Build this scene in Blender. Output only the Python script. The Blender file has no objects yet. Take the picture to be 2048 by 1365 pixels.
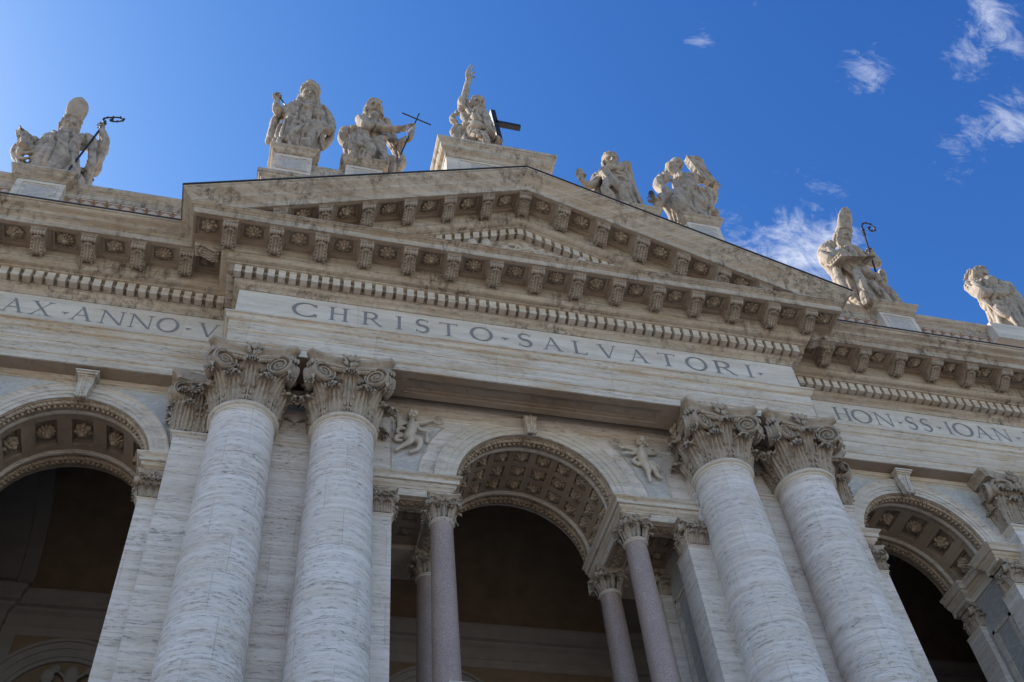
import bpy, math, random
import numpy as np
from math import sin, cos, pi, radians, sqrt, atan2
from mathutils import Vector, Matrix
random.seed(7); RNG = np.random.RandomState(5)
scene = bpy.context.scene

# ------------------------------------------------------------------ camera
cam_d = bpy.data.cameras.new('camera'); cam = bpy.data.objects.new('camera', cam_d)
scene.collection.objects.link(cam); scene.camera = cam
CAM = Vector((-8.0966, -21.2670, 1.7)); YAW, PITCH, ROLL = radians(19.0589), radians(51.0519), radians(-7.1936)
fw = Vector((sin(YAW)*cos(PITCH), cos(YAW)*cos(PITCH), sin(PITCH))); rt = Vector((cos(YAW), -sin(YAW), 0)); up = rt.cross(fw)
r2 = cos(ROLL)*rt + sin(ROLL)*up; u2 = -sin(ROLL)*rt + cos(ROLL)*up
M = Matrix((r2, u2, -fw)).transposed().to_4x4(); M.translation = CAM
cam.matrix_world = M
cam_d.sensor_width = 36; cam_d.lens = 2081.9186/2048*36; cam_d.clip_end = 5000; cam_d.clip_start = .1

# ------------------------------------------------------------------ light
SUN_EL, SUN_AZ = radians(41), radians(-56)          # azimuth measured from +y towards +x
sd = Vector((sin(SUN_AZ)*cos(SUN_EL), cos(SUN_AZ)*cos(SUN_EL), sin(SUN_EL)))
sun_d = bpy.data.lights.new('sun', 'SUN'); sun_d.energy = 4.2; sun_d.angle = radians(.5); sun_d.color = (1, .93, .82)
sun = bpy.data.objects.new('sun', sun_d); scene.collection.objects.link(sun)
sun.rotation_euler = sd.to_track_quat('Z', 'Y').to_euler()
world = bpy.data.worlds.new('World'); scene.world = world; world.use_nodes = True
nt = world.node_tree; nt.nodes.clear()
def N(nt, t, **k):
    n = nt.nodes.new(t)
    for a, b in k.items():
        if a.startswith('i_'): n.inputs[a[2:].replace('_', ' ')].default_value = b
        else: setattr(n, a, b)
    return n
sky = N(nt, 'ShaderNodeTexSky', sky_type='NISHITA', sun_disc=False, sun_elevation=SUN_EL, sun_rotation=SUN_AZ)
sky.altitude = 50; sky.air_density = 1.0; sky.dust_density = .35; sky.ozone_density = 3.0
geo = N(nt, 'ShaderNodeNewGeometry')
tc = N(nt, 'ShaderNodeTexCoord')
bg = N(nt, 'ShaderNodeBackground'); bg.inputs['Strength'].default_value = .13
wo = N(nt, 'ShaderNodeOutputWorld')
def mth(nt, op, a, b=None, c=None, clamp=False):
    n = nt.nodes.new('ShaderNodeMath'); n.operation = op; n.use_clamp = clamp
    for i, v in enumerate((a, b, c)):
        if v is None: continue
        if isinstance(v, (int, float)): n.inputs[i].default_value = v
        else: nt.links.new(v, n.inputs[i])
    return n.outputs[0]
# wispy clouds, placed by their direction in the sky
CL = [((.440,.446,.780), .06, 1.15), ((.415,.455,.788), .05, 1.1), ((.393,.452,.801), .04, .95), ((.462,.445,.767), .05, 1.0), ((.476,.422,.771), .05, .5), ((.465,.295,.835), .032, .8), ((.536,.233,.811), .043, .92),
      ((.568,.277,.775), .036, .92), ((.556,.300,.775), .035, .7), ((.543,.318,.777), .03, .6), ((.323,.310,.894), .022, .75), ((.362,.267,.893), .02, .6), ((.429,.315,.846), .022, .3), ((.491,.25,.835), .04, .35), ((.397,.39,.831), .03, .25), ((.536,.326,.779), .05, .4)]
mask = None
for d, w, a in CL:
    vm = N(nt, 'ShaderNodeVectorMath', operation='DISTANCE'); nt.links.new(tc.outputs['Generated'], vm.inputs[0]); vm.inputs[1].default_value = d
    q = mth(nt, 'DIVIDE', vm.outputs['Value'], w); q = mth(nt, 'POWER', q, 2.); q = mth(nt, 'MULTIPLY', q, -1.0); q = mth(nt, 'EXPONENT', q); q = mth(nt, 'MULTIPLY', q, a)
    mask = q if mask is None else mth(nt, 'MAXIMUM', mask, q)
mp = N(nt, 'ShaderNodeMapping'); nt.links.new(tc.outputs['Generated'], mp.inputs[0]); mp.inputs['Rotation'].default_value = (.3, .5, .7); mp.inputs['Scale'].default_value = (1.0, 1.9, 1.2)
n1 = N(nt, 'ShaderNodeTexNoise', i_Scale=10., i_Detail=12., i_Roughness=.66, i_Distortion=.7); nt.links.new(mp.outputs[0], n1.inputs['Vector'])
n2 = N(nt, 'ShaderNodeTexNoise', i_Scale=26., i_Detail=12., i_Roughness=.72, i_Distortion=1.1); nt.links.new(mp.outputs[0], n2.inputs['Vector'])
nn = mth(nt, 'ADD', mth(nt, 'MULTIPLY', n1.outputs['Fac'], .55), mth(nt, 'MULTIPLY', n2.outputs['Fac'], .45))
thr = mth(nt, 'SUBTRACT', .645, mth(nt, 'MULTIPLY', mask, .255))
cf = mth(nt, 'MULTIPLY', mth(nt, 'SUBTRACT', nn, thr), 4.2, clamp=True)
cf = mth(nt, 'MULTIPLY', mth(nt, 'POWER', cf, 1.2), mth(nt, 'POWER', mask, .45))
# deep clear-air sky: steeper falloff per channel away from the sun
sx = nt.nodes.new('ShaderNodeSeparateXYZ'); nt.links.new(sky.outputs[0], sx.inputs[0]); cx_ = nt.nodes.new('ShaderNodeCombineXYZ')
for i_, (g_, k_) in enumerate(((2.33, .37), (1.83, .41), (1.23, .67))):
    nt.links.new(mth(nt, 'MINIMUM', mth(nt, 'MULTIPLY', mth(nt, 'POWER', sx.outputs[i_], g_), k_), sx.outputs[i_]), cx_.inputs[i_])
mix = N(nt, 'ShaderNodeMix', data_type='RGBA'); nt.links.new(cf, mix.inputs[0]); nt.links.new(cx_.outputs[0], mix.inputs[6]); mix.inputs[7].default_value = (3.1, 3.35, 3.9, 1)
nt.links.new(mix.outputs[2], bg.inputs['Color']); nt.links.new(bg.outputs[0], wo.inputs['Surface'])
scene.view_settings.view_transform = 'Standard'; scene.view_settings.look = 'None'; scene.view_settings.gamma = 1
scene.view_settings.exposure = 1.05
scene.cycles.max_bounces = 8; scene.cycles.diffuse_bounces = 5

# ------------------------------------------------------------------ materials
def new_mat(name):
    m = bpy.data.materials.new(name); m.use_nodes = True; nt = m.node_tree
    b = nt.nodes['Principled BSDF']; return m, nt, b
def ramp(nt, fac, stops):
    r = nt.nodes.new('ShaderNodeValToRGB'); nt.links.new(fac, r.inputs[0])
    e = r.color_ramp.elements
    while len(e) < len(stops): e.new(.5)
    for i, (p, c) in enumerate(stops): e[i].position = p; e[i].color = (c, c, c, 1) if isinstance(c, (int, float)) else (*c, 1)
    return r.outputs[0]
def noise(nt, vec, scale, detail=6, rough=.6, dist=0):
    n = nt.nodes.new('ShaderNodeTexNoise'); n.inputs['Scale'].default_value = scale; n.inputs['Detail'].default_value = detail
    n.inputs['Roughness'].default_value = rough; n.inputs['Distortion'].default_value = dist; nt.links.new(vec, n.inputs['Vector']); return n.outputs['Fac']
def mixc(nt, f, a, b, mode='MIX'):
    n = nt.nodes.new('ShaderNodeMix'); n.data_type = 'RGBA'; n.blend_type = mode
    for i, v in ((0, f), (6, a), (7, b)):
        if isinstance(v, (int, float)): n.inputs[i].default_value = v
        elif isinstance(v, tuple): n.inputs[i].default_value = (*v, 1)
        else: nt.links.new(v, n.inputs[i])
    return n.outputs[2]
def scaled(nt, vec, s):
    n = nt.nodes.new('ShaderNodeMapping'); n.inputs['Scale'].default_value = s; nt.links.new(vec, n.inputs[0]); return n.outputs[0]
def travertine(name, base=(.52, .475, .42), warm=(.50, .40, .29), pits=.8, dirt=.35, joints=None, streak=7., bump=.5, darkdirt=.0):
    """layered stone: horizontal pitted bands, warm stains, dark crust, joints of the ashlar"""
    m, nt, b = new_mat(name); L = nt.links
    g = nt.nodes.new('ShaderNodeNewGeometry'); pos = g.outputs['Position']
    lay = noise(nt, scaled(nt, pos, (.30, .30, streak)), 1.0, 8, .65, 0)
    fine = noise(nt, scaled(nt, pos, (1.8, 1.8, streak*1.15)), 2.4, 10, .78, 0)
    blot = noise(nt, scaled(nt, pos, (.35, .35, .6)), 1.3, 5, .6)
    c = mixc(nt, ramp(nt, lay, [(.38, 0), (.62, 1)]), tuple(min(1, x*1.08) for x in base), tuple(x*.86 for x in base))
    stain = noise(nt, scaled(nt, pos, (.38, .38, 2.8)), 1.0, 9, .72, .12)
    c = mixc(nt, mth(nt, 'MULTIPLY', ramp(nt, stain, [(.46, 0), (.66, 1)]), dirt*2, clamp=True), c, warm)
    pit = mth(nt, 'MULTIPLY', ramp(nt, fine, [(.535, 0), (.595, 1)]), ramp(nt, lay, [(.40, .28), (.60, 1)]))
    pit = mth(nt, 'MULTIPLY', pit, ramp(nt, blot, [(.36, .35), (.58, 1)]))
    c = mixc(nt, mth(nt, 'MULTIPLY', pit, pits, clamp=True), c, (.215, .17, .13))
    if darkdirt:
        big = noise(nt, scaled(nt, pos, (.28, .28, .5)), 1.3, 4, .6)
        dn = noise(nt, scaled(nt, pos, (2.6, 2.6, .62)), 1.5, 12, .80, .0)
        c = mixc(nt, mth(nt, 'MULTIPLY', mth(nt, 'MULTIPLY', ramp(nt, dn, [(.48, 0), (.62, 1)]), ramp(nt, big, [(.42, .1), (.60, 1)])), darkdirt, clamp=True), c, (.095, .075, .055))
    h = mth(nt, 'MULTIPLY', pit, -1.0)
    if joints:
        kind, bw, bh = joints
        if kind == 'round':
            t = nt.nodes.new('ShaderNodeTexCoord'); s = nt.nodes.new('ShaderNodeSeparateXYZ'); L.new(t.outputs['Object'], s.inputs[0])
            a = mth(nt, 'ARCTAN2', s.outputs[1], s.outputs[0]); cx = nt.nodes.new('ShaderNodeCombineXYZ'); L.new(a, cx.inputs[0]); L.new(s.outputs[2], cx.inputs[1])
        else:
            s = nt.nodes.new('ShaderNodeSeparateXYZ'); L.new(pos, s.inputs[0]); cx = nt.nodes.new('ShaderNodeCombineXYZ')
            L.new(mth(nt, 'ADD', s.outputs[0], mth(nt, 'MULTIPLY', s.outputs[1], .83)), cx.inputs[0]); L.new(s.outputs[2], cx.inputs[1])
        br = nt.nodes.new('ShaderNodeTexBrick'); L.new(cx.outputs[0], br.inputs['Vector'])
        br.inputs['Scale'].default_value = 1; br.inputs['Brick Width'].default_value = bw; br.inputs['Row Height'].default_value = bh
        br.inputs['Mortar Size'].default_value = .010; br.inputs['Mortar Smooth'].default_value = .2; br.inputs['Bias'].default_value = -.1
        br.inputs['Color1'].default_value = (1, 1, 1, 1); br.inputs['Color2'].default_value = (.93, .91, .885, 1); br.inputs['Mortar'].default_value = (.93, .91, .88, 1)
        br.offset = .37; br.squash = 1.3; br.squash_frequency = 3
        c = mixc(nt, 1.0, c, br.outputs['Color'], 'MULTIPLY')
        c = mixc(nt, mth(nt, 'MULTIPLY', br.outputs['Fac'], .33), c, (.26, .23, .20))
        h = mth(nt, 'SUBTRACT', h, mth(nt, 'MULTIPLY', br.outputs['Fac'], .7))
    L.new(c, b.inputs['Base Color']); b.inputs['Roughness'].default_value = .88; b.inputs['Specular IOR Level'].default_value = .25
    gr = noise(nt, pos, 28., 4, .7); h = mth(nt, 'ADD', h, mth(nt, 'MULTIPLY', gr, .35))
    bp = nt.nodes.new('ShaderNodeBump'); bp.inputs['Strength'].default_value = bump; bp.inputs['Distance'].default_value = .03
    L.new(h, bp.inputs['Height']); L.new(bp.outputs[0], b.inputs['Normal']); return m
def carved(name, base, dark, amount=.5, scale=2.6, bump=.6):
    m, nt, b = new_mat(name); L = nt.links
    g = nt.nodes.new('ShaderNodeNewGeometry'); pos = g.outputs['Position']
    a = noise(nt, pos, scale, 8, .68, .3); s = noise(nt, scaled(nt, pos, (2.2, 2.2, .8)), 1.5, 6, .65)
    c = mixc(nt, mth(nt, 'MULTIPLY', ramp(nt, a, [(.47, 0), (.66, 1)]), amount, clamp=True), base, dark)
    c = mixc(nt, mth(nt, 'MULTIPLY', ramp(nt, s, [(.5, 0), (.7, 1)]), .6*amount, clamp=True), c, tuple(x*.55 for x in base))
    L.new(c, b.inputs['Base Color']); b.inputs['Roughness'].default_value = .85; b.inputs['Specular IOR Level'].default_value = .25
    f = noise(nt, pos, 11., 6, .7)
    bp = nt.nodes.new('ShaderNodeBump'); bp.inputs['Strength'].default_value = bump; bp.inputs['Distance'].default_value = .04
    L.new(f, bp.inputs['Height']); L.new(bp.outputs[0], b.inputs['Normal']); return m
def plain(name, col, rough=.6, metal=0, n=.15, scale=6, bump=.15):
    m, nt, b = new_mat(name); g = nt.nodes.new('ShaderNodeNewGeometry')
    a = noise(nt, g.outputs['Position'], scale, 6, .65)
    c = mixc(nt, ramp(nt, a, [(.35, 0), (.65, 1)]), tuple(x*(1-n) for x in col), tuple(min(1, x*(1+n)) for x in col))
    nt.links.new(c, b.inputs['Base Color']); b.inputs['Roughness'].default_value = rough; b.inputs['Metallic'].default_value = metal
    bp = nt.nodes.new('ShaderNodeBump'); bp.inputs['Strength'].default_value = bump; bp.inputs['Distance'].default_value = .02
    nt.links.new(a, bp.inputs['Height']); nt.links.new(bp.outputs[0], b.inputs['Normal']); return m
def granite(name):
    m, nt, b = new_mat(name); g = nt.nodes.new('ShaderNodeNewGeometry'); pos = g.outputs['Position']
    a = noise(nt, pos, 30., 4, .8); c2 = noise(nt, pos, 1.2, 5, .6)
    c = mixc(nt, ramp(nt, a, [(.40, 0), (.60, 1)]), (.22, .158, .138), (.42, .32, .28))
    c = mixc(nt, mth(nt, 'MULTIPLY', ramp(nt, c2, [(.4, 0), (.7, 1)]), .35), c, (.21, .155, .135))
    nt.links.new(c, b.inputs['Base Color']); b.inputs['Roughness'].default_value = .42; return m
def marble(name, col=(.46, .49, .54)):
    m, nt, b = new_mat(name); g = nt.nodes.new('ShaderNodeNewGeometry'); pos = g.outputs['Position']
    a = noise(nt, scaled(nt, pos, (1, 1, 1.6)), 1.1, 9, .7, 1.6)
    c = mixc(nt, ramp(nt, a, [(.42, 0), (.5, .8), (.56, 0)]), col, tuple(x*.72 for x in col))
    nt.links.new(c, b.inputs['Base Color']); b.inputs['Roughness'].default_value = .5; return m
def tile_mat(name):
    m, nt, b = new_mat(name); g = nt.nodes.new('ShaderNodeNewGeometry')
    a = noise(nt, g.outputs['Position'], 3., 6, .65)
    nt.links.new(mixc(nt, ramp(nt, a, [(.4, 0), (.6, 1)]), (.42, .36, .31), (.47, .34, .26)), b.inputs['Base Color']); b.inputs['Roughness'].default_value = .9; return m

MT = {
 'wall': travertine('travertine_wall', (.66, .60, .55), dirt=.18, pits=.85, joints=('flat', 2.6, 1.28)),
 'shaft': travertine('travertine_shaft', (.68, .63, .60), dirt=.20, pits=1.0, joints=('round', 1.7, 1.25), streak=8.),
 'arch': travertine('travertine_arch', (.58, .52, .45), dirt=.26, pits=.6, streak=5.),
 'ent': travertine('travertine_entablature', (.60, .535, .455), warm=(.45, .33, .215), dirt=.46, pits=.75, joints=('flat', 3.1, 40.), streak=8.),
 'corn': travertine('travertine_cornice', (.49, .415, .33), warm=(.37, .27, .18), dirt=.42, pits=.8, joints=('flat', 2.3, 40.), streak=7., darkdirt=1.0),
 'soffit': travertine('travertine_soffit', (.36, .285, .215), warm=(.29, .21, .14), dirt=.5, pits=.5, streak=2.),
 'frieze': travertine('travertine_frieze', (.60, .55, .49), warm=(.50, .40, .30), dirt=.3, pits=.3, joints=('flat', 3.4, 40.), streak=3., bump=.3),
 'carve': carved('carved_travertine', (.40, .33, .26), (.14, .10, .068), .55, 3.2),
 'flower': carved('carved_flowers', (.40, .315, .23), (.17, .12, .08), .7, 3.),
 'statue': carved('statue_stone', (.37, .31, .25), (.15, .115, .088), .85, 2.6, .6),
 'relief': plain('relief_marble', (.50, .43, .35), .6, 0, .12, 5),
 'granite': granite('red_granite'), 'panel': marble('grey_marble', (.51, .485, .455)), 'jamb': marble('jamb_marble', (.40, .385, .375)), 'ped_panel': marble('pedestal_marble', (.46, .41, .36)),
 'iron': plain('dark_iron', (.035, .032, .035), .55, .6), 'lead': plain('lead_sheet', (.05, .05, .055), .6, .3), 'letter': plain('letter_lead', (.205, .20, .20), .6),
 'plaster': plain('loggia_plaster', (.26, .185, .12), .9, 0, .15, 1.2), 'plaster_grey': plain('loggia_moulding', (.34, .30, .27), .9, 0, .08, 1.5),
 'tile': tile_mat('baluster_stone'), 'ground': plain('paving', (.31, .275, .235), .9, 0, .15, .8),
}
# ------------------------------------------------------------------ mesh helpers
class MB:
    def __init__(s): s.V = []; s.F = []; s.n = 0
    def add(s, V, F):
        V = np.asarray(V, float).reshape(-1, 3); s.V.append(V); s.F += [tuple(int(i)+s.n for i in f) for f in F]; s.n += len(V); return s
    def grid(s, P, cu=False, cv=False, flip=False):
        """P[nu][nv][3]"""
        P = np.asarray(P, float); nu, nv = P.shape[:2]; F = []
        for i in range(nu if cu else nu-1):
            for j in range(nv if cv else nv-1):
                a, b, c, d = i*nv+j, ((i+1) % nu)*nv+j, ((i+1) % nu)*nv+(j+1) % nv, i*nv+(j+1) % nv
                F.append((a, d, c, b) if flip else (a, b, c, d))
        return s.add(P.reshape(-1, 3), F)
    def box(s, x0, x1, y0, y1, z0, z1):
        V = [(x, y, z) for z in (z0, z1) for y in (y0, y1) for x in (x0, x1)]
        return s.add(V, [(0, 2, 3, 1), (4, 5, 7, 6), (0, 1, 5, 4), (2, 6, 7, 3), (0, 4, 6, 2), (1, 3, 7, 5)])
    def lathe(s, prof, c=(0, 0, 0), n=32, cap=True):
        P = [[(c[0]+r*cos(2*pi*k/n), c[1]+r*sin(2*pi*k/n), c[2]+z) for (r, z) in prof] for k in range(n)]
        s.grid(P, cu=True)
        return s
    def ell(s, c, r, n=8, m=6, rot=None):
        P = []
        for i in range(n):
            a = 2*pi*i/n; P.append([(r[0]*cos(a)*sin(pi*j/m), r[1]*sin(a)*sin(pi*j/m), -r[2]*cos(pi*j/m)) for j in range(m+1)])
        P = np.array(P)
        if rot is not None: P = P @ np.array(rot).T
        return s.grid(P + np.array(c), cu=True)
    def tube(s, pts, rad, n=8, cap=True):
        pts = np.array(pts, float); k = len(pts); rad = np.full(k, rad) if np.isscalar(rad) else np.array(rad)
        T = np.gradient(pts, axis=0); T /= np.linalg.norm(T, axis=1)[:, None]+1e-9
        ref = np.array([0, 0, 1.]) if abs(T[0][2]) < .9 else np.array([1., 0, 0]); P = []
        for i in range(k):
            a = np.cross(T[i], ref); a /= np.linalg.norm(a)+1e-9; b = np.cross(T[i], a); ref = np.cross(a, T[i]) if np.linalg.norm(np.cross(T[i], a)) > 0 else ref
            ref = -b if False else ref
            P.append([pts[i]+rad[i]*(cos(2*pi*j/n)*a+sin(2*pi*j/n)*b) for j in range(n)])
        o = s.n; s.grid(P, cv=True)
        if cap: s.F += [tuple(o+j for j in range(n))[::-1], tuple(o+(k-1)*n+j for j in range(n))]
        return s
    def mesh(s, name, mat, smooth=False, f=None, ang=None):
        V = np.concatenate(s.V) if s.V else np.zeros((0, 3))
        if f is not None: V = f(V)
        me = bpy.data.meshes.new(name); me.from_pydata(V.tolist(), [], s.F); me.update()
        me.materials.append(MT[mat] if isinstance(mat, str) else mat)
        if smooth: me.shade_smooth()
        if ang: 
            me.shade_smooth(); me.set_sharp_from_angle(angle=radians(ang))
        return me
def link(name, me, parent=None, loc=(0, 0, 0), rz=0, **props):
    o = bpy.data.objects.new(name, me); scene.collection.objects.link(o); o.location = loc; o.rotation_euler = (0, 0, rz)
    if parent is not None: o.parent = parent
    for k, v in props.items(): o[k] = v
    return o
def sweep(mb, path, prof, close=False, fn=None):
    """profile [(p,z)] swept along a plan path; p is measured outward (to the right of travel, i.e. -y when going +x)"""
    path = np.array(path, float); d = np.diff(path, axis=0); d /= np.linalg.norm(d, axis=1)[:, None]; nrm = np.stack([d[:, 1], -d[:, 0]], 1)
    rows = []
    for i in range(len(path)):
        a = nrm[max(i-1, 0)]; b = nrm[min(i, len(nrm)-1)]; m = (a+b)/(1+a.dot(b))
        rows.append([(path[i][0]+m[0]*p, path[i][1]+m[1]*p, z) for (p, z) in prof])
    mb.grid(rows, cv=close)
    return mb
def arc(cx, cz, r, a0, a1, n):   # profile arc helper in (p,z)
    return [(cx+r*cos(a0+(a1-a0)*k/n), cz+r*sin(a0+(a1-a0)*k/n)) for k in range(n+1)]
def ogee(p0, z0, p1, z1, n=6):     # cyma between two points
    return [(p0+(p1-p0)*t, z0+(z1-z0)*(t-.9*sin(2*pi*t)/(2*pi))) if True else 0 for t in np.linspace(0, 1, n+1)]
def ogee2(p0, z0, p1, z1, n=6):
    return [(p0+(p1-p0)*(t-.9*sin(2*pi*t)/(2*pi)), z0+(z1-z0)*t) for t in np.linspace(0, 1, n+1)]
def heightgrid(mb, U, Vv, H, fn, flip=False):
    P = [[fn(u, v, H[i][j]) for j, v in enumerate(Vv)] for i, u in enumerate(U)]
    return mb.grid(P, flip=flip)
def coffer_lines(edges, e=.04):
    """edges: sorted list of (a,b) coffer intervals -> lines + inside level (0,1,2)"""
    L = []
    for a, b in edges:
        L += [(a, 0), (a+e*.3, 1), (a+e*2, 1), (a+e*2.3, 2), (b-e*2.3, 2), (b-e*2, 1), (b-e*.3, 1), (b, 0)]
    return L
def wall_arch(mb, x0, x1, z0, z1, cx, cz, r, y, n=28, down=None):
    """wall face in plane y with a round-headed opening; below cz the jambs run to z0"""
    top = []
    A = [pi*k/n for k in range(n+1)]
    P = []
    for a in A:
        dx, dz = cos(a), sin(a); t = 1e9
        if dx > 1e-6: t = min(t, (x1-cx)/dx)
        if dx < -1e-6: t = min(t, (x0-cx)/dx)
        if dz > 1e-6: t = min(t, (z1-cz)/dz)
        P.append([(cx+r*dx, y, cz+r*dz), (cx+t*dx, y, cz+t*dz)])
    mb.grid(P)
    # corners
    for (xx, s) in ((x1, 1), (x0, -1)):
        ac = atan2(z1-cz, (xx-cx)); k = int(ac/(pi/n))
        a1, a2 = A[k], A[min(k+1, n)]
        p = [P[k][1], P[k+1][1], (xx, y, z1)]
        mb.add(p, [(0, 1, 2)])
    if z0 < cz:
        mb.add([(x0, y, z0), (cx-r, y, z0), (cx-r, y, cz), (x0, y, cz)], [(0, 1, 2, 3)])
        mb.add([(cx+r, y, z0), (x1, y, z0), (x1, y, cz), (cx+r, y, cz)], [(0, 1, 2, 3)])
    return mb
# ------------------------------------------------------------------ dimensions
X0, D, XR = 10.0, 1.41, 46.0            # half width of the centre block, set-back and reach of the wings
XA, XB, YC, ZR, H27 = 6.203, 9.160, .916, 24.83, 27.18
ZS = 24.07                              # top of the imposts
S = .4389                               # slope of the pediment
def rk(z, x): return z + 5.18 - S*abs(x)
root = link('church_facade', None, label='cream travertine church facade with a central pediment, paired giant columns and arched openings', category='church facade')
PATH = [(-XR, D), (-X0, D), (-X0, 0), (X0, 0), (X0, D), (XR, D)]
# ------------------------------------------------------------------ entablature (architrave, frieze, cornice)
arch_prof = [(-.002, 27.6), (-.002, 27.18), (.05, 27.18), (.05, 27.49), (.085, 27.51), (.095, 27.535), (.085, 27.56), (.075, 27.575), (.075, 28.06), (.10, 28.07), (.115, 28.11), (.105, 28.135), (.11, 28.14),
             (.11, 28.50), (.14, 28.52)] + ogee(.15, 28.53, .27, 28.74) + [(.294, 28.75), (.294, 28.815), (0, 28.83)]
fr = MB(); sweep(fr, PATH, [(0, 28.83), (0, 30.305)])
frieze = link('frieze', fr.mesh('frieze', 'frieze'), root)
ar = MB(); sweep(ar, PATH, arch_prof); entab = link('architrave', ar.mesh('architrave', 'ent'), root)
bed = [(0, 30.305), (.03, 30.31), (.03, 30.35)] + ogee2(.045, 30.38, .20, 30.58) + [(.222, 30.59), (.222, 30.63), (.13, 30.64), (.13, 31.05), (.50, 31.05), (.528, 31.07), (.528, 31.10)] + \
      [(.54+.22*sin(a), 31.33-.22*cos(a)) for a in np.linspace(0, pi/2, 7)] + [(.78, 31.335), (.78, 31.97), (1.74, 31.97), (1.74, 31.80), (1.79, 31.80), (1.80, 32.06)]
top_small = [(1.83, 32.075), (1.83, 32.095)] + ogee2(1.845, 32.10, 1.94, 32.17, 4) + [(1.975, 32.18), (1.975, 32.215), (1.945, 32.22)]
cyma = [(1.945, 32.22), (1.945, 32.235), (1.965, 32.24)] + [(1.965+.24*(t-.55*sin(2*pi*t)/(2*pi)*2.2), 32.245+.255*t) for t in np.linspace(0, 1, 11)] + [(2.215, 32.505), (2.251, 32.51), (2.251, 32.579)]
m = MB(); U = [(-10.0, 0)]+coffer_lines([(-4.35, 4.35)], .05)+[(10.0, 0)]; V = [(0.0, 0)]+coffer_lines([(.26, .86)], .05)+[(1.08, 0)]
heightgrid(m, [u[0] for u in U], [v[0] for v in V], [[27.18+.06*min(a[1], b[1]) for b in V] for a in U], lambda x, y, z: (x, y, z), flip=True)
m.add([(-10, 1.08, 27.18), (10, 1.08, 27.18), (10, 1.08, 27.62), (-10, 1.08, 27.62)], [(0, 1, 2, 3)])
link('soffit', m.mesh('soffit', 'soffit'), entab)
for s in (-1, 1):
    m = MB(); a, b = sorted((s*10.0, s*XR)); m.add([(a, 1.412, 27.18), (b, 1.412, 27.18), (b, 2.04, 27.18), (a, 2.04, 27.18)], [(0, 3, 2, 1)]); link('soffit', m.mesh('soffit', 'soffit'), entab)
cb = MB(); sweep(cb, PATH, bed+top_small+[(0.02, 32.23)]); cornice = link('cornice', cb.mesh('cornice', 'corn', ang=40), root)
# cyma of the wings with the short return against the pediment
for s in (-1, 1):
    m = MB(); P = [(-XR, D), (-X0, D), (-X0, 0)] if s < 0 else [(X0, 0), (X0, D), (XR, D)]
    pr = cyma+[(0, 32.60)]
    pts = np.array(P); rows = []
    for i, p in enumerate(P):
        if s < 0: n = [(0, -1), (-1, -1), (-1, -1)][i]
        else: n = [(1, -1), (1, -1), (0, -1)][i]
        rows.append([(p[0]+n[0]*q, p[1]+n[1]*q, z) for q, z in pr])
    link('cyma', (m.grid(rows)).mesh('cyma', 'corn', ang=40), cornice)
    m = MB(); lp = [(2.24, 32.579), (2.285, 32.579), (2.285, 32.625), (1.2, 32.64)]
    rows = []
    for i, p in enumerate(P):
        n = ([(0, -1), (-1, -1), (-1, -1)] if s < 0 else [(1, -1), (1, -1), (0, -1)])[i]
        rows.append([(p[0]+n[0]*q, p[1]+n[1]*q, z) for q, z in lp])
    link('lead_flashing', m.grid(rows).mesh('lead_flashing', 'lead'), cornice)
# roof slab behind the cornices
m = MB(); m.box(-XR, XR, D-.6, 14, 32.64, 32.75); link('roof_terrace', m.mesh('roof_terrace', 'wall'), root)
# ------------------------------------------------------------------ pediment
pm = MB()
for s in (-1, 1):
    low = [(p, z) for p, z in bed]
    r0 = []; r1 = []
    for p, z in low:
        xo = 11.8 if p > 1.7 else min(11.8, (z+5.18-32.215)/S); r0.append((s*xo, -p*1.0 if p < 1.7 else -p-.006, rk(z, xo))); r1.append((0, -p if p < 1.7 else -p-.006, rk(z, 0)))
    pm.grid([r0, r1] if s < 0 else [r1, r0])
    hi = top_small + cyma
    r0 = [(s*11.8, -1.806, rk(32.06, 11.8))]+[(s*(X0+p), -p, z) for p, z in hi]+[(s*(X0+2.25), .9, 32.585)]; r1 = [(0, -1.806, rk(32.06, 0))]+[(0, -p, z+S*(X0+p)) for p, z in hi]+[(0, .9, 32.585+S*12.25)]
    pm.grid([r0, r1] if s < 0 else [r1, r0])
ped = link('pediment', pm.mesh('pediment', 'corn', ang=40), root)
m = MB()
for s in (-1, 1):
    a = [(s*12.29, y, z) for y, z in ((-2.24, 32.579), (-2.29, 32.579), (-2.29, 32.635), (1.6, 32.65))]
    b = [(0, y, z+S*12.27) for (x, y, z) in a]; m.grid([a, b] if s < 0 else [b, a])
    # level return of the edge towards the wing
link('lead_flashing', m.mesh('lead_flashing', 'lead'), ped)
m = MB()
m.add([(-11.9, 0.0, 32.2), (11.9, 0.0, 32.2), (0, 0.0, 35.5)], [(0, 1, 2)]); link('tympanum', m.mesh('tympanum', 'frieze'), ped)
# ------------------------------------------------------------------ soffits of the corona with sunk coffers
def soffit_mesh(x0, x1, y0, y1, cx, cy, half_x=.43, half_y=.36, fn=None, name='soffit'):
    mb = MB()
    ex = sorted((c-half_x, c+half_x) for c in cx); ey = sorted((c-half_y, c+half_y) for c in cy)
    U = [(x0, 0)]+coffer_lines(ex, .05)+[(x1, 0)]; V = [(y0, 0)]+coffer_lines(ey, .05)+[(y1, 0)]
    H = [[31.80+.075*min(a[1], b[1]) for b in V] for a in U]
    f = fn or (lambda x, y, z: (x, y, z))
    heightgrid(mb, [u[0] for u in U], [v[0] for v in V], H, f, flip=True)
    return mb.mesh(name, 'soffit')
MX = [1.51*k for k in range(-7, 8)]
CX = [1.51*(k+.5) for k in range(-7, 7)]
WM = [11.9+1.572*k for k in range(0, 14)]
WC = [a+.786 for a in WM]
ycm = -1.27
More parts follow.
